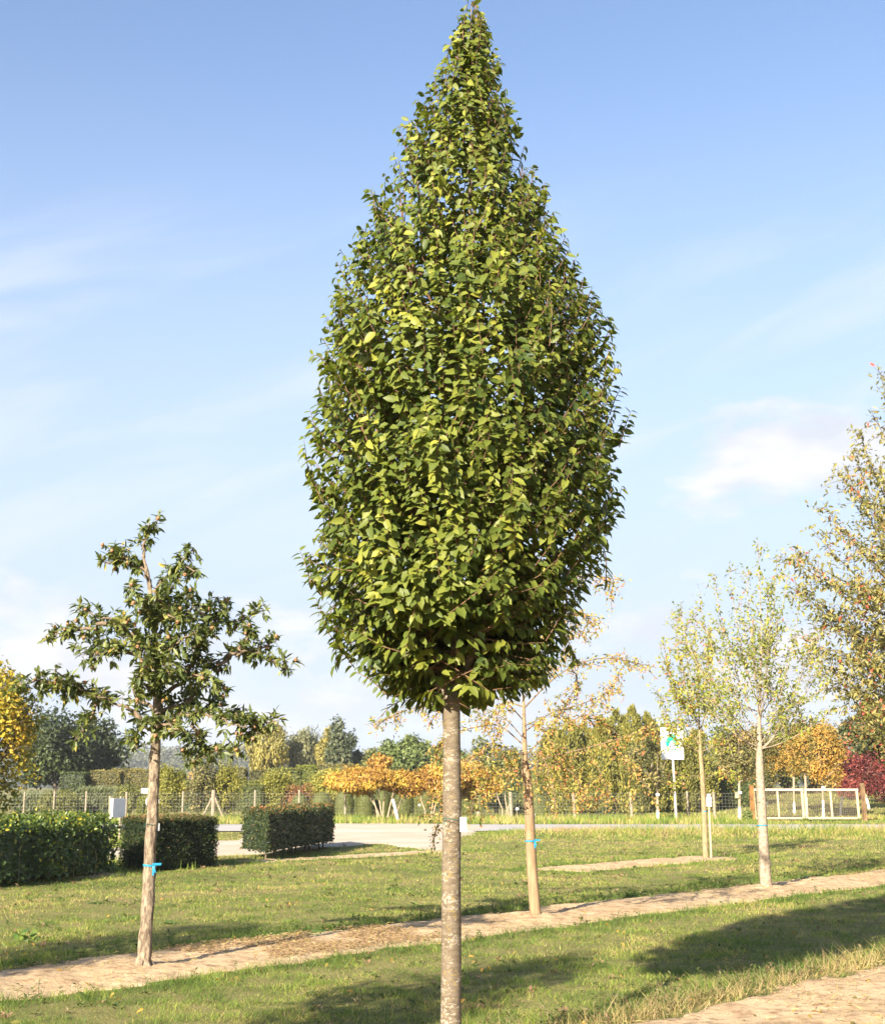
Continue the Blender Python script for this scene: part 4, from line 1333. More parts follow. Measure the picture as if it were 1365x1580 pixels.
# ------------------------------------------------------------------ clipped hedges in the nursery field
def hedge_box(mb, o, ux, vy, h, n, leafL, ratio, rg, rmean=.45, rsd=.2, top_lift=.0, loose=.05, z0=0.0, core=True, topr=.12, bulge=.05, fine=False, sag=0.0):
    """A hedge on the parallelogram o, o+ux, o+vy: a dim heart of leaves and a coat of leaves on every face."""
    ux, vy = np.asarray(ux, float), np.asarray(vy, float)
    lu, lv = np.linalg.norm(ux), np.linalg.norm(vy)
    nu, nv = nrm(ux), nrm(vy)
    cen = o + ux / 2 + vy / 2
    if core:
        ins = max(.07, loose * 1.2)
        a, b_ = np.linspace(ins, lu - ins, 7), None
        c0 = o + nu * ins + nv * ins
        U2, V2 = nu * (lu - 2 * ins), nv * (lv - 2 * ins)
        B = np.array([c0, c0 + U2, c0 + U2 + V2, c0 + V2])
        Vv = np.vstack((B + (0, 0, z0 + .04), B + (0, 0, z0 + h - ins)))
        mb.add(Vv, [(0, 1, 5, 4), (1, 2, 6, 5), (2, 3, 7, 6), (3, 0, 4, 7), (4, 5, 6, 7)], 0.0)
    areas = np.array([lu * h, lu * h, lv * h, lv * h, lu * lv * 1.3])
    k = rg.choice(5, n, p=areas / areas.sum())
    a, b_, z = rg.random(n) * lu, rg.random(n) * lv, rg.random(n) * h
    b_ = np.where(k == 0, 0, np.where(k == 1, lv, b_))
    a = np.where(k == 2, 0, np.where(k == 3, lu, a))
    z = np.where(k == 4, h, z)
    Nf = np.where((k == 0)[:, None], -nv, np.where((k == 1)[:, None], nv, np.where((k == 2)[:, None], -nu, np.where((k == 3)[:, None], nu, np.array((0, 0, 1.0))))))
    P = o + a[:, None] * nu + b_[:, None] * nv + np.stack((0 * z, 0 * z, z + z0), 1)
    blob = fbm(P[:, 0] * 3 + P[:, 1] * 2, P[:, 2] * 4 + P[:, 1], 7, 3) - .5
    P = P + Nf * (blob * bulge * 2 - np.abs(rg.normal(0, loose, n)))[:, None] + rg.normal(0, loose * .4, (n, 3))
    # rounded shoulders
    tt = np.clip((P[:, 2] - z0 - h + topr) / topr, 0, 1)
    P = P + (cen - P) * np.array((1, 1, 0)) * (tt ** 2 * topr * .35 / max(min(lu, lv) / 2, .1))[:, None]
    P[:, 2] = np.maximum(P[:, 2], z0 + .02)
    N_ = Nf * 1.0 + np.array((0, 0, .55)) + rg.normal(0, .5, (n, 3))
    A = rg.normal(0, .7, (n, 3)) + Nf * .35 + np.array((0, 0, .25 - .5 * sag))
    le = leafL * rg.uniform(.6, 1.15, n)
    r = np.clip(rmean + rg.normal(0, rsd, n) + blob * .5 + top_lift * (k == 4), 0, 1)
    mb.leaves(P, A, N_, le, le * ratio, r, fine, curl=.2)


rg = np.random.default_rng(71)
# loose viburnum hedge, far left
C, R, Lc = H1
h = at(100, 1268, C[1] + .6)[2]
th = thing('viburnum_hedge', 'loose leafy light green hedge at the edge, the nearest of the three hedges', 'hedge', C, 'hedges in the nursery field')
b = MB()
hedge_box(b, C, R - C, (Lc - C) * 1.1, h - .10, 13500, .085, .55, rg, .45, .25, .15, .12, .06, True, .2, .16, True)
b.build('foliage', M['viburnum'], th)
for i in range(16):
    b = MB()
    q = C + (R - C) * rg.random() + (Lc - C) * rg.uniform(.06, .3)
    b.tube([q - (0, 0, .05), q + rg.normal(0, .04, 3) * (1, 1, 0) + (0, 0, .3), q + rg.normal(0, .07, 3) * (1, 1, 0) + (0, 0, rg.uniform(.5, .8))], [.012, .009, .004], 5, cap=False)
    b.build('stem', M['stem_pale'], th)
# dark yew block
C, R, Lc = H2
h = at(250, 1264, C[1])[2]
b = MB()
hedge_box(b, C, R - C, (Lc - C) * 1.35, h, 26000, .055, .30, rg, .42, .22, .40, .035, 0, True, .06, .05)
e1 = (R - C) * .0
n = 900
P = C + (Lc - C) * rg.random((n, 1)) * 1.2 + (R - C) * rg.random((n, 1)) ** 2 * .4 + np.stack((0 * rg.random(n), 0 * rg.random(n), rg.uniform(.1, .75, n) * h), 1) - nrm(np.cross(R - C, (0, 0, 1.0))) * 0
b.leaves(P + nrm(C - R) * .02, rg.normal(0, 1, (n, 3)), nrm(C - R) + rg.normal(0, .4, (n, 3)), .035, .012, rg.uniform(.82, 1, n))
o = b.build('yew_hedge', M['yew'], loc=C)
tag(o, 'very dark clipped yew block behind the blue-ribboned rough trunk', 'hedge', 'hedges in the nursery field')
# beech-like hedge on its stems
C, R, Lc = H3
h = at(420, 1252, C[1])[2]
th = thing('clipped_hedge', 'clipped dark green hedge block standing on short bare stems beside the gravel', 'hedge', C, 'hedges in the nursery field')
b = MB()
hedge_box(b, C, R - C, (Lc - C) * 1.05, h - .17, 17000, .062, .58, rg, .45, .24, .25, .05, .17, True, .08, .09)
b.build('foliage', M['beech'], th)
for i in range(9):
    q = C + (R - C) * (.05 + .11 * i) + (Lc - C) * rg.uniform(.12, .3)
    s = MB()
    s.tube([q - (0, 0, .05), q + rg.normal(0, .015, 3) + (0, 0, .12), q + rg.normal(0, .02, 3) + (0, 0, .34)], [.028, .022, .02], 6)
    s.build('stem', M['bark_dark'], th)

# ------------------------------------------------------------------ fence, gate, signs
YF = 63.5
fence = thing('wire_fence', 'long wire mesh fence on pale wooden posts beyond the road', 'fence', at(600, 1260, YF) * (1, 1, 0))
for px, top, lean, rr in [(39, 1222, 0, .048), (85, 1221, 0, .05), (134, 1221, 0, .05), (196, 1222, 0, .06), (283, 1221, 0, .05), (394, 1219, 0, .05), (462, 1219, 0, .05), (533, 1219, 0, .05), (787, 1222, .04, .085), (884, 1225, .05, .075), (972, 1223, .04, .075), (1060, 1221, .02, .08), (1100, 1222, .02, .07), (-15, 1222, 0, .048), (700, 1222, 0, .048)]:
    t_ = at(px, top, YF)
    b0 = np.array((t_[0] + lean * 1.2, YF, float(gz(t_[0], YF)) - .1))
    b = MB()
    b.tube([b0, (b0 + t_) / 2, t_], [rr, rr * .97, rr * .93], 8)
    b.build('post', M['wood_post'], fence)
c_ = at(330, 1219, YF)
b = MB()
b.tube([(c_[0], YF, -.05), c_], [.10, .095], 8)
b.build('post', M['wood_post'], fence)
for s in (-1, 1):
    b = MB()
    b.tube([(c_[0] + s * .55, YF, -.05), (c_[0] + s * .06, YF, 1.0)], [.05, .05], 6)
    b.build('brace', M['wood_post'], fence)
b = MB()
x0, x1 = at(-60, 1240, YF)[0], at(1157, 1240, YF)[0]
zt = at(600, 1224, YF)[2]
for z in np.linspace(.12, zt, 8):
    b.box(((x0 + x1) / 2, YF - .09, z), (x1 - x0, .007, .007))
for x in np.arange(x0, x1, .155):
    b.box((x, YF - .105, (zt + .12) / 2), (.0055, .007, zt - .12))
o = b.build('wire_mesh', M['wire'], fence)


def gate_leaf(pxs, label):
    Yg = 60.0
    zb = [at(px, 1266, Yg) for px in pxs]
    base = zb[0] * (1, 1, 0)
    z1 = at(pxs[0], 1218.5, Yg)[2]
    z0 = .14
    g_ = thing('field_gate', label, 'gate', base)
    xa, xb = zb[0][0], zb[-1][0]
    b = MB()
    b.box(((xa + xb) / 2, Yg, z1), (xb - xa + .09, .08, .095))
    b.build('top_rail', M['wood_rail'], g_)
    b = MB()
    b.box(((xa + xb) / 2, Yg, z0), (xb - xa - .124, .07, .08))
    b.build('bottom_rail', M['wood_pale'], g_)
    for i, q in enumerate(zb):
        b = MB()
        b.box((q[0], Yg, (z0 + z1) / 2 - .03), (.095 if i in (0, len(zb) - 1) else .075, .072, z1 - z0 - .06), tilt=(-.03, 0))
        b.build('upright', M['wood_pale'], g_)
    b = MB()
    for x in np.arange(xa + .12, xb - .06, .085):
        b.box((x, Yg + .045, (z0 + z1) / 2), (.018, .006, z1 - z0 - .1))
    for z in np.arange(z0 + .1, z1 - .1, .085):
        b.box(((xa + xb) / 2, Yg + .053, z), (xb - xa - .1, .006, .018))
    b.build('wire_mesh', M['wire_dark'], g_)


gate_leaf([1164, 1201, 1239], 'wooden framed wire gate leaf hung on the orange post')
gate_leaf([1244, 1283, 1324], 'wooden framed wire gate leaf hung on the weathered brown post')
for px, top, mat, lab, lean in [(1158, 1212, 'wood_orange', 'thick orange brown gate post with dark streaks', -.02), (1329, 1209, 'wood_brown', 'thick brown gate post below the red maple', -.03)]:
    t_ = at(px, top, 60)
    b = MB()
    zb = float(gz(t_[0], 60)) - .1
    hh = t_[2] - zb
    b.box((t_[0] + .02, 60, zb + hh / 2), (.155, .155, hh), .2, tilt=(lean, 0))
    b.box((t_[0] + .02 + lean * hh / 2, 60, t_[2] + .012), (.13, .13, .02), .2)
    o = b.build('gate_post', M[mat], loc=(t_[0], 60, zb + .1))
    tag(o, lab, 'post', 'gate posts')

# the tall sign with the green tree emblem
Yp = 61.5
c = at(1036, 1147, Yp)
sg = thing('tree_emblem_sign', 'tall white sign with a green tree emblem on a thin pole', 'sign', (at(1043, 1262, Yp)[0], Yp, 0))
b = MB()
b.tube([(at(1043, 1262, Yp)[0], Yp + .03, -.1), at(1039.5, 1200, Yp) + (0, .03, 0), at(1036.5, 1150, Yp) + (0, .03, 0)], [.06, .055, .05], 8)
b.build('pole', M['pole'], sg)
k = Yp / F / 19.5 * 1.02                                       # metres per pixel of the enlarged emblem
bd = MB()
hw, hh = 17 * Yp / F, 24 * Yp / F
bd.box((c[0], Yp - .04, c[2]), (hw * 2, .03, hh * 2))
board = bd.build('board', M['signwhite'], sg)


def poly_flat(mb, pts, yy, mat=0):
    V = np.array([(c[0] + (a - 605) * k, yy, c[2] - (b_ - 620) * k) for a, b_ in pts])
    cen = V.mean(0)
    n = len(V)
    i = np.arange(n)
    mb.add(np.vstack((V, cen)), np.stack((i, (i + 1) % n, np.full(n, n)), 1)[:, ::-1], .5, mat)


e = MB()
a = np.linspace(0, 2 * math.pi, 40, endpoint=False)
poly_flat(e, [(608 + 190 * math.cos(q) * (1 - .12 * math.sin(q)), 600 - 242 * math.sin(q)) for q in a], Yp - .058, 0)
poly_flat(e, [(568, 815), (582, 815), (582, 955), (568, 955)], Yp - .058, 0)
poly_flat(e, [(634, 815), (650, 815), (650, 955), (634, 955)], Yp - .058, 0)
poly_flat(e, [(608, 545), (650, 570), (700, 690), (750, 770), (735, 785), (640, 785), (575, 785), (480, 785), (465, 770), (515, 690), (565, 570)], Yp - .061, 1)
poly_flat(e, [(583, 780), (633, 780), (633, 960), (583, 960)], Yp - .0625, 1)
e.build('emblem', [M['signgreen'], M['signwhite']], board)

# information board seen from behind, left
Yi = 38.5
bs = gnd(188, 1294)
th = thing('notice_board', 'blank white notice board on two wooden posts behind the loose hedge', 'sign', bs)
for px, t_, b_ in [(170.2, 1228, 1297), (187.0, 1228.5, 1294)]:
    Yq = Yi + (.58 if px > 180 else .02)
    q = at(px, t_, Yq)
    b = MB()
    b.tube([(at(px - 1.5 * (px > 180) - .8, b_, Yq)[0], Yq, -.1), q], [.036, .034], 8)
    b.build('post', M['wood_post'], th)
b = MB()
q = at(180, 1247, Yi)
yw = math.atan2(.92, .39)
b.box(q + (0, .27, 0), (.58, .045, .54), yw)
b.build('panel', M['panel'], th)
b = MB()
q = at(180, 1247, Yi) + (0, .27, 0) - np.array((.39, .92, 0)) * .31
b.box(q, (.035, .075, .55), yw)
b.build('panel_edge', M['white'], th)
b = MB()
q = at(191.5, 1247, Yi + 1.2)
b.box(q, (.035, .05, .55), yw)
b.build('side_strip', M['signwhite'], th)

# street name plate and round sign seen from behind
Yr = 45.0
q = at(231, 1245, Yr)
th = thing('street_sign', 'grey round sign and white street name plate on one pole behind the rough trunk', 'sign', (q[0], Yr, 0))
b = MB()
b.tube([(q[0], Yr, -.1), at(231, 1214, Yr)], [.03, .03], 8)
b.build('pole', M['steel'], th)
b = MB()
a = np.linspace(0, 2 * math.pi, 28, endpoint=False)
r = 10.2 * Yr / F
z = at(236, 1236.5, Yr)
for yy, fl in ((Yr - .045, 0), (Yr - .06, 1)):
    V = np.vstack((np.stack((z[0] + np.cos(a) * r, np.full(28, yy), z[2] + np.sin(a) * r), 1), (z[0], yy, z[2])))
    i = np.arange(28)
    f_ = np.stack((i, (i + 1) % 28, np.full(28, 28)), 1)
    b.add(V, f_ if fl else f_[:, ::-1])
i = np.arange(28)
ring = np.vstack([np.stack((z[0] + np.cos(a) * r, np.full(28, yy), z[2] + np.sin(a) * r), 1) for yy in (Yr - .045, Yr - .06)])
b.add(ring, np.stack((i, (i + 1) % 28, (i + 1) % 28 + 28, i + 28), 1))
b.build('disc', M['steel'], th)
b = MB()
pl = at(231.5, 1220, Yr)
b.box(pl + (0, -.045, 0), (25 * Yr / F, .02, 7 * Yr / F))
plate = b.build('name_plate', M['signwhite'], th)
cu = bpy.data.curves.new('lettering', 'FONT')
cu.body = 'Bern'
cu.size = .15
cu.extrude = .001
tmp = bpy.data.objects.new('lettering', cu)
COL.objects.link(tmp)
dg = bpy.context.evaluated_depsgraph_get()
me = bpy.data.meshes.new_from_object(tmp.evaluated_get(dg))
bpy.data.objects.remove(tmp)
txt = bpy.data.objects.new('lettering', me)
me.materials.append(M['signink'])
COL.objects.link(txt)
txt.parent = plate
txt.location = tuple(at(221, 1222.3, Yr) + (0, -.058, 0) - ORG[plate.name])
txt.rotation_euler = (math.pi / 2, 0, 0)

for px, py, Yq, w, hgt, lab in [(93, 1260, 55.5, .13, .10, 'small white plate on a short stick in the verge above the loose hedge'), (647, 1242, 66, .10, .08, 'small white plate among the pale sumac stems'), (797.5, 1248, 62.5, .13, .09, 'small white plate in front of the big dark cone beyond the fence')]:
    q = at(px, py, Yq)
    th = thing('plant_sign', lab, 'plant sign', (q[0], Yq, float(gz(q[0], Yq))), 'small white plant signs')
    b = MB()
    b.box(q, (w, .01, hgt))
    b.build('plate', M['white'], th)
    b = MB()
    b.tube([(q[0], Yq + .015, -.05), q + (0, .015, 0)], .012, 5)
    b.build('stick', M['wood_post'], th)
p0, p1 = at(614.5, 1266, 60), at(606, 1233, 60)
b = MB()
b.tube([p0 - (0, 0, .1), (p0 + p1) / 2, p1], [.06, .06, .06], 8)
o = b.build('leaning_post', M['whitewash'], loc=p0)
tag(o, 'white post leaning in front of the fence by the sumac stems', 'post')


# ------------------------------------------------------------------ planting beyond the road
def s_of(Y):
    return Y / F


def blob(mb, c, r, n, leafL, rg, nl=14, ratio=.62, rm=.45, rs=.17, lobe=.42, lobes_var=.14, droop=0.0, upb=.5, flat=0.0, inner=.45):
    """A crown: lobes spread through an ellipsoid, leaves spread over the lobes."""
    c, r = np.asarray(c, float), np.asarray(r, float)
    d = nrm(rg.normal(0, 1, (nl, 3)))
    q = rg.uniform(.25, 1.0, (nl, 1)) ** .6
    lc = c + d * q * r * (1 - lobe * .6)
    lr = lobe * rg.uniform(.75, 1.25, nl)
    lt = rg.normal(0, lobes_var, nl)
    k = rg.integers(0, nl, n)
    dd = nrm(rg.normal(0, 1, (n, 3)))
    rad = 1 - inner * rg.random(n) ** 1.5
    P = lc[k] + dd * (lr[k] * rad)[:, None] * r
    P = P + rg.normal(0, .055, (n, 3)) * r
    P = P + (fbm(P[:, 0] * 2 / leafL * .12, P[:, 2] * 2 / leafL * .12, 5, 2) - .5)[:, None] * dd * leafL * 2
    out_ = nrm((P - c) / r)
    N_ = out_ * .7 + dd * .6 + np.array((0, 0, upb)) + rg.normal(0, .4, (n, 3))
    A = rg.normal(0, .8, (n, 3)) + np.array((0, 0, -droop)) + dd * .3
    le = leafL * rg.uniform(.6, 1.2, n)
    mb.leaves(P, A, N_, le, le * ratio, np.clip(rm + lt[k] + rg.normal(0, rs, n), 0, 1), curl=.15)


def bg_tree(name, label, cat, cx, top, bot, hw, Y, mat, n, leaf, seed, trunk=None, group=None, bark='bark_dark', nl=16, rm=.45, lobe=.42, ratio=.62, droop=.0, ry=1.0, tr=.12, rs=.17, parts=1, lobes_var=.14):
    rg = np.random.default_rng(seed)
    c, s = at(cx, (top + bot) / 2, Y), s_of(Y)
    r = np.array((hw * s, hw * s * ry, (bot - top) / 2 * s)) * 1.06
    gx_ = at(trunk if trunk else cx, 1250, Y)[0]
    g0 = np.array((gx_, Y, float(gz(gx_, Y))))
    th = thing(name, label, cat, g0, group)
    b = MB()
    blob(b, c, r, n, leaf, rg, nl, ratio, rm, rs, lobe, lobes_var, droop)
    b.build('crown', M[mat], th)
    b = MB()
    zt = c[2] + r[2] * .45
    b.tube([g0 - (0, 0, .1), g0 * .5 + np.array((c[0], Y, zt)) * .5 + (rg.normal(0, .05), 0, 0), (c[0], Y, zt)], [tr, tr * .8, tr * .25], 7)
    for i in range(7):
        z0 = max(c[2] - r[2] * rg.uniform(.2, .9), .3)
        e = c + nrm(rg.normal(0, 1, 3)) * r * .7
        e[2] = max(e[2], z0 + .2)
        f = (z0 - g0[2]) / max(zt - g0[2], .1)
        q = g0 * (1 - f) + np.array((c[0], Y, zt)) * f
        b.tube([q, (q + e) / 2 + (0, 0, .1), e], [tr * .45, tr * .3, tr * .08], 5, cap=False)
    b.build('trunk', M[bark], th)
    return th


def shrub(name, label, cx, top, hw, Y, mat, n, leaf, seed, group=None, bot=1264, cat='shrub', nl=16, rm=.45, lobe=.42, ratio=.62, upright=False, ry=.9, stems=True):
    rg = np.random.default_rng(seed)
    s = s_of(Y)
    zt = at(cx, top, Y)[2]
    x = at(cx, top, Y)[0]
    g0 = np.array((x, Y, float(gz(x, Y))))
    th = thing(name, label, cat, g0, group)
    b = MB()
    c = np.array((x, Y, g0[2] + (zt - g0[2]) * .53))
    r = np.array((hw * s * 1.2, hw * s * ry, (zt - g0[2]) * .58))
    blob(b, c, r, int(n * 1.35), leaf, rg, int(nl * 1.7), ratio, rm, .17, lobe, .13, -.35 if upright else 0)
    b.build('foliage', M[mat], th)
    b = MB()
    for i in range(6):
        e = c + nrm(rg.normal(0, 1, 3)) * r * .75
        e[2] = abs(e[2] - c[2]) + c[2]
        b.tube([g0 + (rg.normal(0, .08), rg.normal(0, .08), -.05), (g0 + e) / 2 + rg.normal(0, .04, 3), e], [.03, .022, .008], 5, cap=False)
    b.build('stems', M['bark_dark'], th)
    return th


def block(label, x0, x1, top, Y, mat, n, leaf, seed, group='clipped hedge blocks beyond the fence', depth=1.4, rm=.45, name='clipped_hedge', ratio=.6, loose=.04, bulge=.05, h0=0.0):
    rg = np.random.default_rng(seed)
    a, b_ = at(x0, top, Y), at(x1, top, Y)
    o = np.array((a[0], Y, 0.0))
    b = MB()
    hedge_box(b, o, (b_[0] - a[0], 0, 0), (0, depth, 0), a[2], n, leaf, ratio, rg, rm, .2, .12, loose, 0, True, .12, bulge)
    ob = b.build(name, M[mat], loc=o + ((b_[0] - a[0]) / 2, 0, 0))
    return tag(ob, label, 'hedge', group)


bg_tree('maple_tree', 'bright yellow maple leaning in at the edge above the loose hedge', 'tree', -6, 1015, 1262, 74, 44, 'maple', 9500, .17, 101, trunk=-25, nl=34, rm=.56, lobe=.27, rs=.2, lobes_var=.2)
bg_tree('oak_tree', 'dark broad oak right beside the yellow maple', 'tree', 85, 1088, 1225, 50, 94, 'oak', 6500, .32, 102, nl=22, lobe=.36, group='dark oaks beyond the hedges')
bg_tree('oak_tree', 'second dark oak, further from the yellow maple, above the brown hedge', 'tree', 148, 1108, 1215, 48, 98, 'oak', 6500, .32, 103, nl=22, lobe=.36, group='dark oaks beyond the hedges')
block('dark brown clipped block at the foot of the dark oaks', 94, 130, 1193, 88, 'oak', 2600, .16, 104, rm=.75)
block('yellow brown clipped block next to the dark brown one', 140, 184, 1190, 89, 'hedge_brown', 4200, .15, 105)
block('taller olive clipped block behind the yellow brown one, left of the rough trunk', 172, 216, 1187, 93, 'hedge_brown', 4200, .15, 106, rm=.35)
block('brown clipped block directly behind the rough trunk', 199, 262, 1189, 90, 'hedge_brown', 5000, .15, 107, rm=.55)
block('green clipped block between the rough trunk and the small reddish tree', 250, 282, 1192, 92, 'hedge_green', 3500, .15, 108)
block('brownish clipped block behind the small reddish tree', 338, 378, 1186, 90, 'hedge_brown', 3500, .15, 109, rm=.3)
block('narrow dark clipped block below the yellow weeping willow', 386, 413, 1189, 88, 'hedge_brown', 3000, .15, 110, rm=.2)
block('low green clipped block below the grey willow', 412, 428, 1187, 90, 'hedge_green', 2400, .15, 111)
block('wide green clipped block below the grey willow', 427, 462, 1187, 87, 'hedge_green', 3600, .15, 112, rm=.5)
block('flat topped thin clipped block seen over the wide green one', 457, 486, 1182, 96, 'hedge_lime', 3000, .16, 113, rm=.35)
block('clipped block with yellow top below the dark birch', 490, 520, 1181, 94, 'hedge_brown', 3000, .15, 114, rm=.35)
block('brown clipped block right below the dark birch', 519, 546, 1180, 90, 'hedge_brown', 3000, .15, 115, rm=.45)
block('last green clipped block, nearest the orange sumac', 549, 575, 1181, 92, 'hedge_green', 2800, .15, 116)
block('dark little clipped block over the orange sumac', 607, 634, 1184, 86, 'hedge_green', 2400, .15, 117, rm=.2)
block('long green clipped hedge running behind the small reddish tree and yellow shrubs', 228, 470, 1206, 83, 'hedge_green', 15000, .14, 119, depth=1.5, rm=.5, bulge=.15)
block('long dark clipped hedge behind the topiary shapes and sumacs', 548, 850, 1200, 88, 'hedge_green', 17000, .15, 120, depth=1.5, rm=.25, bulge=.15)
block('olive clipped block behind the red shrub', 470, 545, 1200, 84, 'hedge_green', 4200, .14, 118, rm=.4)


def feathery(label, x0, x1, top, Y, seed, n):
    rg = np.random.default_rng(seed)
    a, b_ = at(x0, top, Y), at(x1, top, Y)
    o = np.array((a[0], Y, 0.0))
    L, h = b_[0] - a[0], a[2]
    b = MB()
    hedge_box(b, o, (L, 0, 0), (0, 1.2, 0), h * .86, int(n * .3), .1, .4, rg, .3, .15, .1, .06, 0, True, .3, .1)
    m_ = int(n * .7)
    P = o + np.stack((rg.random(m_) * L, rg.random(m_) * 1.2 - .1, h * (.15 + .75 * rg.random(m_) ** .7)), 1)
    A = np.stack((.30 + rg.normal(0, .2, m_), -.35 + rg.normal(0, .2, m_), np.ones(m_)), 1)
    b.leaves(P, A, np.stack((rg.normal(0, .4, m_), -np.ones(m_), np.full(m_, .3)), 1), rg.uniform(.18, .42, m_), .05, np.clip(rg.normal(.5, .2, m_), 0, 1))
    ob = b.build('conifer_hedge', M['feather'], loc=o + (L / 2, 0, 0))
    return tag(ob, label, 'hedge', 'feathery conifer hedges beyond the fence')


feathery('grey green feathery hedge below the yellow maple', 20, 78, 1226, 67, 121, 3600)
feathery('tall feathery hedge with swept tips behind the notice board', 118, 190, 1217, 68, 122, 5200)
shrub('loose_shrub', 'yellowish bushy shrub between the two feathery hedges', 92, 1221, 32, 66.3, 'hedge_green', 3600, .12, 123, ratio=.55, rm=.6)
shrub('loose_shrub', 'round leafy shrub right of the notice board', 200, 1213, 22, 66, 'hedge_green', 3200, .12, 124, rm=.5)
block('narrow lime green clipped column left of the rough trunk', 212, 232, 1231, 64.6, 'hedge_lime', 2600, .08, 125, depth=.6)
shrub('yellow_shrub', 'upright yellow green shrub right of the rough trunk', 259, 1184, 26, 69, 'bush_yellow', 5200, .12, 126, 'yellow green shrubs beyond the fence', upright=True, nl=22, lobe=.3, rm=.4)
shrub('yellow_shrub', 'yellow shrub right of the small reddish tree', 350, 1182, 23, 69, 'bush_yellow', 4600, .12, 127, 'yellow green shrubs beyond the fence', upright=True, nl=22, lobe=.3, rm=.5)
shrub('yellow_shrub', 'loose yellow green shrub behind the end of the stemmed hedge', 424, 1188, 30, 71, 'bush_yellow', 5200, .12, 128, 'yellow green shrubs beyond the fence', upright=True, nl=22, lobe=.3, rm=.42)
shrub('yellow_shrub', 'wide bright yellow shrub behind the topiary domes', 508, 1192, 38, 76, 'bush_yellow', 6200, .13, 129, 'yellow green shrubs beyond the fence', upright=True, nl=24, lobe=.3, rm=.52)
bg_tree('reddish_tree', 'small tree with green and rusty clusters between the yellow shrubs', 'tree', 306, 1165, 1258, 28, 68.5, 'olivebrown', 3400, .16, 130, nl=26, lobe=.27, rm=.4, bark='stem_pale', tr=.05, rs=.2)
block('clipped green hedge block left of the loose yellow green shrub', 374, 405, 1211, 67, 'hedge_green', 3400, .09, 131, depth=.9)
shrub('red_shrub', 'rusty red shrub over the stemmed hedge', 462, 1212, 22, 70.5, 'redbrown', 3000, .12, 132, rm=.35, nl=18)
shrub('red_shrub', 'brownish shrub at the foot of the orange sumac', 545, 1208, 18, 73, 'redbrown', 2200, .12, 133, rm=.5, group=None)

bg_tree('willow_tree', 'pale yellow weeping willow, leftmost of the distant tree group', 'tree', 418, 1114, 1200, 36, 130, 'willow_y', 6200, .5, 141, nl=30, lobe=.30, ratio=.25, droop=1.6, group='distant trees over the clipped hedges')
bg_tree('willow_tree', 'grey green weeping willow between the yellow willow and the dark birch', 'tree', 466, 1120, 1200, 34, 134, 'willow_g', 5600, .5, 142, nl=28, lobe=.30, ratio=.25, droop=1.6, group='distant trees over the clipped hedges')
bg_tree('poplar_tree', 'yellow tree squeezed against the dark birch', 'tree', 501, 1119, 1196, 17, 128, 'willow_y', 3200, .4, 143, nl=18, lobe=.33, ratio=.5, droop=.4, rm=.4, group='distant trees over the clipped hedges')
bg_tree('birch_tree', 'dark green birch, tallest of the distant tree group', 'tree', 526, 1113, 1200, 24, 124, 'birch_d', 4600, .4, 144, nl=24, lobe=.3, ratio=.45, droop=.8, group='distant trees over the clipped hedges')
bg_tree('birch_tree', 'small dark tree to the right of the tall birch', 'tree', 552, 1151, 1200, 13, 126, 'birch_d', 1800, .4, 145, nl=12, lobe=.36, group='distant trees over the clipped hedges')
bg_tree('ash_tree', 'light green tree left of the smooth grey trunk', 'tree', 630, 1131, 1205, 40, 110, 'green', 6200, .36, 146, nl=26, lobe=.32, group='distant trees over the clipped hedges')
bg_tree('ash_tree', 'low olive tree behind the orange sumac', 'tree', 588, 1152, 1205, 28, 116, 'bush_olive', 3600, .36, 147, nl=18, lobe=.34, group='distant trees over the clipped hedges')
bg_tree('ash_tree', 'green tree directly behind the smooth grey trunk', 'tree', 690, 1140, 1210, 34, 104, 'green', 4600, .34, 148, nl=20, lobe=.34, rm=.35, group='distant trees over the clipped hedges')
bg_tree('ash_tree', 'shaded green tree behind the crab apple foliage', 'tree', 768, 1140, 1240, 50, 96, 'bush_olive', 6000, .3, 149, nl=22, lobe=.34, group='distant trees over the clipped hedges')
bg_tree('autumn_tree', 'little orange tree topping the sumac', 'tree', 586, 1161, 1212, 23, 78, 'sumac', 2600, .18, 150, nl=18, lobe=.3, rm=.35, tr=.06)


def sumac(label, cx, hw, top, bot, Y, seed, n, stems):
    rg = np.random.default_rng(seed)
    s = s_of(Y)
    c = at(cx, (top + bot) / 2, Y)
    g0 = np.array((c[0], Y, 0.0))
    th = thing('sumac_shrub', label, 'shrub', g0, 'flat topped orange sumacs')
    b = MB()
    for k in range(3):
        blob(b, c + (rg.uniform(-.5, .5) * hw * s, rg.uniform(-.4, .4), rg.uniform(-.1, .1)), (hw * s * .9, hw * s * .6, (bot - top) / 2 * s * 1.12), n // 2, .17, rg, 40, .4, .5, .2, .27, .26, .5)
    b.build('crown', M['sumac'], th)
    for (xa, ya, xb, yb) in stems:
        p0, p1 = at(xa, ya, Y), at(xb, yb, Y)
        q = MB()
        q.tube([p0 - (0, 0, .1), p0 * .55 + p1 * .45 + (rg.normal(0, .05), rg.normal(0, .05), 0), p1, p1 + (p1 - p0) * .3], [.045, .035, .028, .01], 6)
        q.build('stem', M['stem_pale'], th)


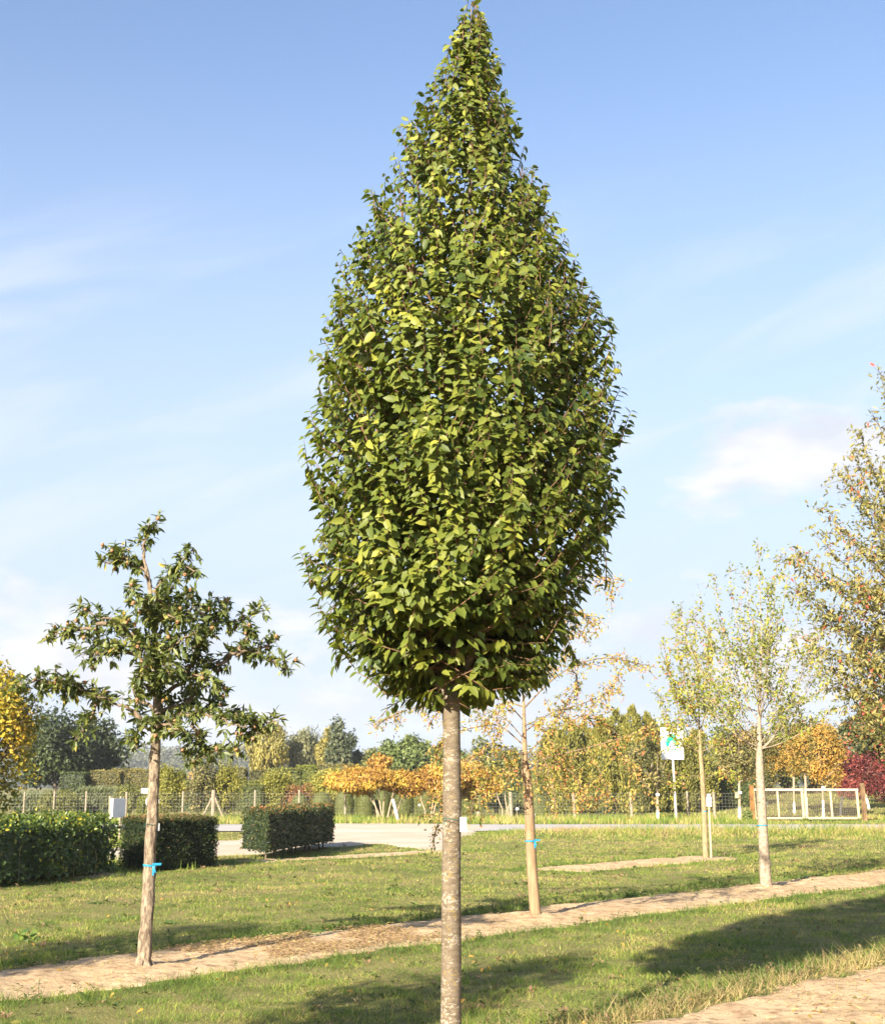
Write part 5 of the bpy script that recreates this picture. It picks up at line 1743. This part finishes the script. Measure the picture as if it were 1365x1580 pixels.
sumac('orange sumac with the most pale forked stems, left of the leaning white post', 568, 56, 1186, 1219, 62, 161, 8000, [(584, 1264, 574, 1226), (588, 1262, 565, 1222), (590, 1260, 583, 1222), (591, 1264, 594, 1222), (598, 1258, 606, 1226)])
sumac('orange sumac crown behind the leaning white post', 624, 42, 1188, 1220, 62.8, 162, 6500, [(603, 1264, 618, 1228), (612, 1250, 632, 1224), (600, 1255, 607, 1225)])
sumac('yellow orange sumac touching the smooth grey trunk', 666, 42, 1182, 1223, 62.4, 163, 7000, [(662, 1262, 668, 1236), (664, 1262, 672, 1240), (655, 1262, 650, 1236)])
sumac('yellow sumac right of the smooth grey trunk', 737, 40, 1174, 1232, 64.5, 164, 5600, [(775, 1262, 768, 1232), (780, 1262, 779, 1232), (784, 1262, 788, 1232)])


def topiary(label, cx, hw, top, bot, Y, seed, shape='dome', trunk=None):
    rg = np.random.default_rng(seed)
    s = s_of(Y)
    zt, x = at(cx, top, Y)[2], at(cx, top, Y)[0]
    zb = max(at(cx, bot, Y)[2], .05)
    if bot > 1255:
        zb = .05
    R = hw * s
    g0 = np.array((x, Y, 0.0))
    f = np.linspace(0, 1, 15)
    if shape == 'dome':
        prof = np.where(f < .45, .93 + .07 * np.sin(f / .45 * math.pi / 2), np.sqrt(np.maximum(1 - ((f - .45) / .55) ** 1.9, 0)))
    elif shape == 'cone':
        prof = (1 - f) ** .72 * (.9 + .1 * np.minimum(f / .06, 1))
    else:
        prof = np.sqrt(np.maximum(1 - f ** 2.2, 0))
    prof = np.maximum(prof, .004)
    z = zb + (zt - zb) * f
    th = thing('topiary_tree', label, 'topiary', g0, 'clipped topiary shapes behind the fence')
    b = MB()
    pr = list(zip(prof * R, z))
    pr = [(.004, zb)] + pr
    b.lathe((x, Y, 0), pr, 26, 0, .25, .06, seed)
    n = int(2400 * (R * (zt - zb)) / .6) + 500
    fi = rg.random(n)
    rr = np.interp(fi, f, prof) * R
    a = rg.uniform(0, 2 * math.pi, n)
    P = np.stack((x + np.cos(a) * rr, Y + np.sin(a) * rr, zb + (zt - zb) * fi), 1)
    O = np.stack((np.cos(a), np.sin(a), .3 + fi), 1)
    b.leaves(P, rg.normal(0, .8, (n, 3)) + O * .2, O + rg.normal(0, .35, (n, 3)), .055, .03, np.clip(rg.normal(.45, .2, n), 0, 1))
    b.build('crown', M['topiary'], th)
    if zb > .1:
        b = MB()
        b.tube([(x + (trunk or 0) * s, Y, -.05), (x, Y, zb + .15)], [.11, .09], 7)
        b.build('trunk', M['stem_pale'], th)
    return th


topiary('clipped dome half hidden in front of the rusty red shrub', 463, 13, 1225, 1262, 69, 171)
topiary('clipped dome behind the right end of the stemmed hedge', 497, 15, 1222, 1262, 68, 172)
topiary('tall clipped dome in front of the wide yellow shrub', 532, 14, 1217, 1262, 68, 173)
topiary('narrow clipped dome seen between two wider ones', 548, 7, 1223, 1262, 71, 174)
topiary('clipped dome left of the pale sumac stems', 564, 13, 1221, 1262, 68, 175)
topiary('clipped dome behind the pale sumac stems', 591, 12, 1219, 1262, 69, 176)
topiary('wide clipped dome on a low base behind the leaning white post', 623, 15, 1219, 1258, 68, 177)
topiary('clipped dome just left of the smooth grey trunk, with thin stems before it', 656, 14, 1217, 1262, 68, 178)
topiary('slim clipped dome behind the last dome', 644, 8, 1219, 1262, 71, 179)
topiary('pointed clipped dome hiding right behind the smooth grey trunk', 722, 9, 1213, 1262, 70, 180)
topiary('clipped mushroom shape on a bare stem right of the smooth grey trunk', 738, 15, 1219, 1246, 68.5, 181, 'half')
topiary('clipped cone on a forked bare stem', 765, 14, 1196, 1246, 68, 182, 'cone')
topiary('big dark clipped cone behind the orange tree trunk', 822, 33, 1186, 1262, 68, 183, 'cone')


def conifer(label, cx, hw, top, Y, seed, n):
    rg = np.random.default_rng(seed)
    s = s_of(Y)
    q = at(cx, top, Y)
    g0 = np.array((q[0], Y, 0.0))
    th = thing('conifer_tree', label, 'conifer', g0, 'tall conifers in a screen beyond the fence')
    h, R = q[2], hw * s
    b = MB()
    f = rg.random(n) ** .85
    prof = np.where(f < .62, 1.0, np.maximum(1 - ((f - .62) / .38) ** 1.8, .05))
    a = rg.uniform(0, 2 * math.pi, n)
    lump = .62 + .75 * fbm(a * 1.6 + seed, f * h * 1.2, seed % 50, 3)
    rr = R * prof * lump * (1 - .35 * rg.random(n) ** 2)
    ld = rg.integers(0, 4, n)                                  # several leaders of unequal height
    hk = np.array((rg.uniform(.8, .92), 1.0, rg.uniform(.86, .97), rg.uniform(.7, .85)))[ld]
    ox = np.array((rg.uniform(-.6, -.3), rg.uniform(-.1, .1), rg.uniform(.3, .55), rg.uniform(-.2, .2)))[ld] * R * sst(.3, .7, f)
    rr = rr * (1 - .4 * sst(.45, .7, f))
    P = np.stack((q[0] + ox + np.cos(a) * rr, Y + np.sin(a) * rr, .05 + f * (h - .1) * hk), 1) + rg.normal(0, .05, (n, 3))
    O = np.stack((np.cos(a), np.sin(a), np.zeros(n)), 1)
    A = O * .55 + np.array((0, 0, 1.0)) + rg.normal(0, .35, (n, 3))
    le = rg.uniform(.12, .26, n) * np.where(f > .9, 1.4, 1)
    b.leaves(P, A, O + np.array((0, 0, .2)) + rg.normal(0, .4, (n, 3)), le, le * .38, np.clip(.30 + .55 * (lump - .62) / .75 + rg.normal(0, .18, n), 0, 1))
    b.lathe((q[0], Y, 0), [(R * .55, .05), (R * .6, h * .4), (R * .5, h * .65), (.02, h * .85)], 9, 0, 0.0)
    b.build('crown', M['conifer'], th)
    b = MB()
    b.tube([(q[0], Y, -.1), (q[0], Y, h * .8)], [.09, .03], 6)
    b.build('trunk', M['bark_dark'], th)


for i, (cx, hw, top, Yq, lab) in enumerate([(852, 19, 1128, 77, 'first conifer of the screen, next to the big dark cone'), (876, 18, 1112, 75, 'conifer behind the thick of the crab apple sprays'), (902, 18, 1118, 76, 'conifer between the fence post pair behind the crab apple'), (926, 17, 1108, 75, 'pointed conifer just left of the tallest pair'),
                                              (950, 18, 1098, 76, 'tall conifer left of the tallest one'), (974, 18, 1091, 75, 'tallest conifer of the screen'), (997, 18, 1103, 76, 'conifer just left of the tree emblem sign'), (1020, 18, 1122, 77, 'conifer directly behind the tree emblem sign'), (1046, 20, 1130, 78, 'shaded conifer right of the tree emblem sign'), (1072, 20, 1128, 79, 'conifer behind the slim tree with the white stake')]):
    conifer(lab, cx, hw * 1.25, top, Yq, 190 + i, 5600)
block('tall green hedge wall behind the slim tree and the gate end', 1060, 1180, 1185, 82, 'hedge_green', 9000, .16, 201, depth=2, rm=.3, name='tall_hedge', loose=.1, bulge=.2)
block('far olive hedge on the rise beyond the gate', 1196, 1300, 1224, 98, 'bush_olive', 6000, .18, 202, depth=2, name='tall_hedge', loose=.1, bulge=.15)


def std_tree(label, tpx, tagy, wtop, wbot, cx, top, bot, hw, Y, mat, seed, n, lean=0.0, tag_=True, rm=.45, leaf=.16, group='young trees with whitewashed trunks'):
    rg = np.random.default_rng(seed)
    s = s_of(Y)
    g0 = at(tpx + lean, wbot, Y)
    g0[2] = float(gz(g0[0], Y))
    up = at(tpx, tagy, Y)
    th = thing('nursery_tree', label, 'tree', g0, group)
    c = at(cx, (top + bot) / 2, Y)
    b = MB()
    dirv = (up - g0) / (up[2] - g0[2])
    zt = at(tpx, bot - 10, Y)[2]
    b.tube([g0 - (0, 0, .1), up, up + dirv * max(zt - up[2], .1), c + (0, 0, .2)], [.065, .055, .05, .02], 8)
    for i in range(9):
        e = c + nrm(rg.normal(0, 1, 3)) * np.array((hw * s, hw * s, (bot - top) / 2 * s)) * .8
        q = up + dirv * max(zt - up[2], .1) * rg.uniform(.7, 1.0)
        b.tube([q, (q + e) / 2, e], [.025, .018, .006], 5, cap=False)
    b.build('trunk', M['stem_pale'], th)
    b = MB()
    blob(b, c, (hw * s, hw * s * .8, (bot - top) / 2 * s), n, leaf, rg, 26, .5, rm - .06, .2, .28, .24, .2)
    b.build('crown', M[mat], th)
    z1 = at(tpx, wtop, Y)[2]
    b = MB()
    b.tube([g0 + dirv * .02, g0 + dirv * (z1 - g0[2])], [.075, .066], 8)
    b.build('whitewash', M['whitewash'], th)
    if tag_:
        b = MB()
        b.box(up + (0, -.075, 0), (.15, .06, .10))
        b.build('tag', M['white'], th)


std_tree('young tree with whitewashed foot and tag, left of the sign pole', 1013.5, 1226, 1251, 1266, 1000, 1135, 1216, 42, 60.6, 'olivebrown', 211, 3600, 1.5, rm=.35)
std_tree('young tree with whitewashed foot and wooden box, left of the orange gate post', 1140, 1223, 1246, 1265, 1142, 1120, 1210, 50, 61, 'olivebrown', 212, 4600, .5, rm=.42)
std_tree('slender young tree with low whitewash seen through the first gate leaf', 1224, 1216, 1238, 1258, 1212, 1108, 1205, 40, 72, 'hornb_or', 213, 4200, 1, False, rm=.35)
std_tree('young tree with whitewashed trunk at the meeting of the gate leaves', 1242, 1208, 1230, 1260, 1240, 1112, 1206, 38, 68, 'hornb_or', 214, 4200, 2, False, rm=.5)
std_tree('young tree with the thickest whitewashed trunk and tag over the gate rail', 1268.5, 1215, 1235, 1266, 1270, 1105, 1212, 38, 65, 'hornb_or', 215, 5200, 1.5, rm=.55)
std_tree('young red tree with leaning whitewashed trunk beyond the brown gate post', 1334, 1222, 1232, 1250, 1325, 1150, 1218, 40, 74, 'red', 216, 3400, 6, False, rm=.45)
b = MB()
p0, p1 = at(1294.5, 1260, 68), at(1298.5, 1229, 68)
b.tube([p0 - (0, 0, .05), p1], [.05, .05], 7)
o = b.build('whitewashed_stake', M['whitewash'], loc=p0)
tag(o, 'bare whitewashed stake leaning beyond the second gate leaf', 'stake')
q = at(1136.5, 1227, 60.9)
b = MB()
b.box(q, (.14, .10, .24), .3)
b.box(q + (0, 0, .13), (.18, .14, .02), .3)
o = b.build('nest_box', M['wood_pale'], loc=q)
tag(o, 'little wooden box hung on the young tree left of the gate', 'nest box')
shrub('low_shrub', 'small fresh green bush at the foot of the orange gate post', 1153, 1252, 6, 59, 'green', 420, .10, 218, bot=1266)
shrub('red_maple', 'low spreading dark red maple at the edge beyond the gate', 1362, 1160, 44, 80, 'red', 5200, .17, 219, cat='tree', rm=.38, nl=26, lobe=.28)
shrub('red_maple', 'small bright red maple between the orange trees and the brown gate post', 1307, 1170, 20, 84, 'red', 2200, .17, 222, cat='tree', rm=.6, nl=16, lobe=.3)
bg_tree('autumn_oak', 'dark green tree filling the corner above the red maple', 'tree', 1352, 1078, 1178, 60, 62, 'corner', 7200, .2, 221, trunk=1410, nl=30, lobe=.3, rm=.45, rs=.25)
for i, (cx, top, hw, Yq, mat, lab) in enumerate([(1110, 1122, 36, 92, 'bush_olive', 'olive tree far behind the slim tree'), (1165, 1112, 38, 94, 'olivebrown', 'brownish tree far behind the whitish trunk'), (1218, 1106, 36, 96, 'bush_olive', 'olive tree far behind the first gate leaf'), (1262, 1098, 34, 98, 'hornb_or', 'orange brown tree far behind the second gate leaf'), (1300, 1104, 32, 96, 'olivebrown', 'olive brown tree far behind the brown gate post'), (1380, 1100, 50, 100, 'bush_olive', 'broad olive tree far behind the red maples')]):
    bg_tree('screen_tree', lab, 'tree', cx, top, 1235, hw, Yq, mat, 5200, .24, 231 + i, nl=26, lobe=.3, group='tree screen far behind the gate')

# the wooded hills on the skyline
b = MB()
x = np.linspace(-700, 700, 240)
hz_ = 8 + 7 * fbm(x * .004, x * 0, 301, 3) + 5 * np.exp(-((x + 115) / 70) ** 2)
V = np.concatenate([np.stack((x, np.full(240, yy), hz_ * k), 1) for yy, k in ((560, 0), (610, .72), (680, .9), (820, .2))])
i, j = np.meshgrid(np.arange(3), np.arange(239), indexing='ij')
b.add(V, np.stack((i * 240 + j, i * 240 + j + 1, (i + 1) * 240 + j + 1, (i + 1) * 240 + j), -1).reshape(-1, 4), .2, 0, True)
b.build('hills', M['far'], kind='structure')
rg = np.random.default_rng(303)
b = MB()
n = 34000
xx = rg.uniform(-330, 330, n)
yy = rg.uniform(565, 690, n)
hh = np.interp(xx, x, hz_) * np.interp(yy, (560, 610, 680, 820), (0, .72, .9, .2))
cell = np.floor(xx / 4.2), np.floor(yy / 6)
ht = 3 + 5 * _h(cell[0], cell[1], 3)
k = rg.random(n)
cx_, cy_ = (cell[0] + .5) * 4.2, (cell[1] + .5) * 6
P = np.stack((cx_ + (xx - cx_) * (1.3 - k), cy_ + (yy - cy_) * (1.3 - k), hh + ht * k), 1)
b.leaves(P, rg.normal(0, 1, (n, 3)), np.stack((rg.normal(0, .5, n), -np.ones(n) * .8, np.full(n, .8)), 1), 1.7, 1.2, np.clip(_h(cell[0], cell[1], 9) * .7 + rg.normal(.1, .15, n), 0, 1))
b.build('far_woods', M['far'], kind='stuff')

# two more trees of the rows, beside the camera: their shadows lie across the lawn
for nm, g0, seed, lab, hgt, R in [('row_tree', MAIN - U * 5.4, 311, 'loose green tree of the front row, just outside the view', 5.0, .95), ('row_tree', MEDLAR - U * 5.6, 312, 'loose green tree of the second row, just outside the view', 4.6, 1.1)]:
    rg = np.random.default_rng(seed)
    th = thing(nm, lab, 'tree', g0, 'trees of the rows outside the view')
    b = MB()
    b.tube([g0 - (0, 0, .1), g0 + (0, 0, 1.8), g0 + (0, 0, hgt * .95)], [.07, .05, .01], 10)
    for i in range(14):
        q = g0 + (0, 0, rg.uniform(1.7, hgt * .8))
        e = q + nrm(np.array((*rg.normal(0, 1, 2), .4))) * R * rg.uniform(.6, 1)
        b.tube([q, (q + e) / 2 + (0, 0, -.03), e], [.02, .012, .004], 5, cap=False)
    b.build('trunk', M['bark_grey'], th)
    b = MB()
    blob(b, g0 + (0, 0, (hgt + 1.7) / 2), (R, R, (hgt - 1.7) / 2), 6500, .085, rg, 30, .5, .4, .2, .28)
    b.build('crown', M['hornbeam'], th)

# the air
hz_m, t, out = new_mat('haze')
v = t.nodes.new('ShaderNodeVolumePrincipled')
v.inputs['Color'].default_value = (.93, .95, 1, 1)
v.inputs['Density'].default_value = .00028
v.inputs['Anisotropy'].default_value = 0.1
t.links.new(v.outputs[0], out.inputs['Volume'])
b = MB()
b.box((0, 500, 24), (2400, 1300, 54))
b.build('haze', hz_m, kind='stuff')
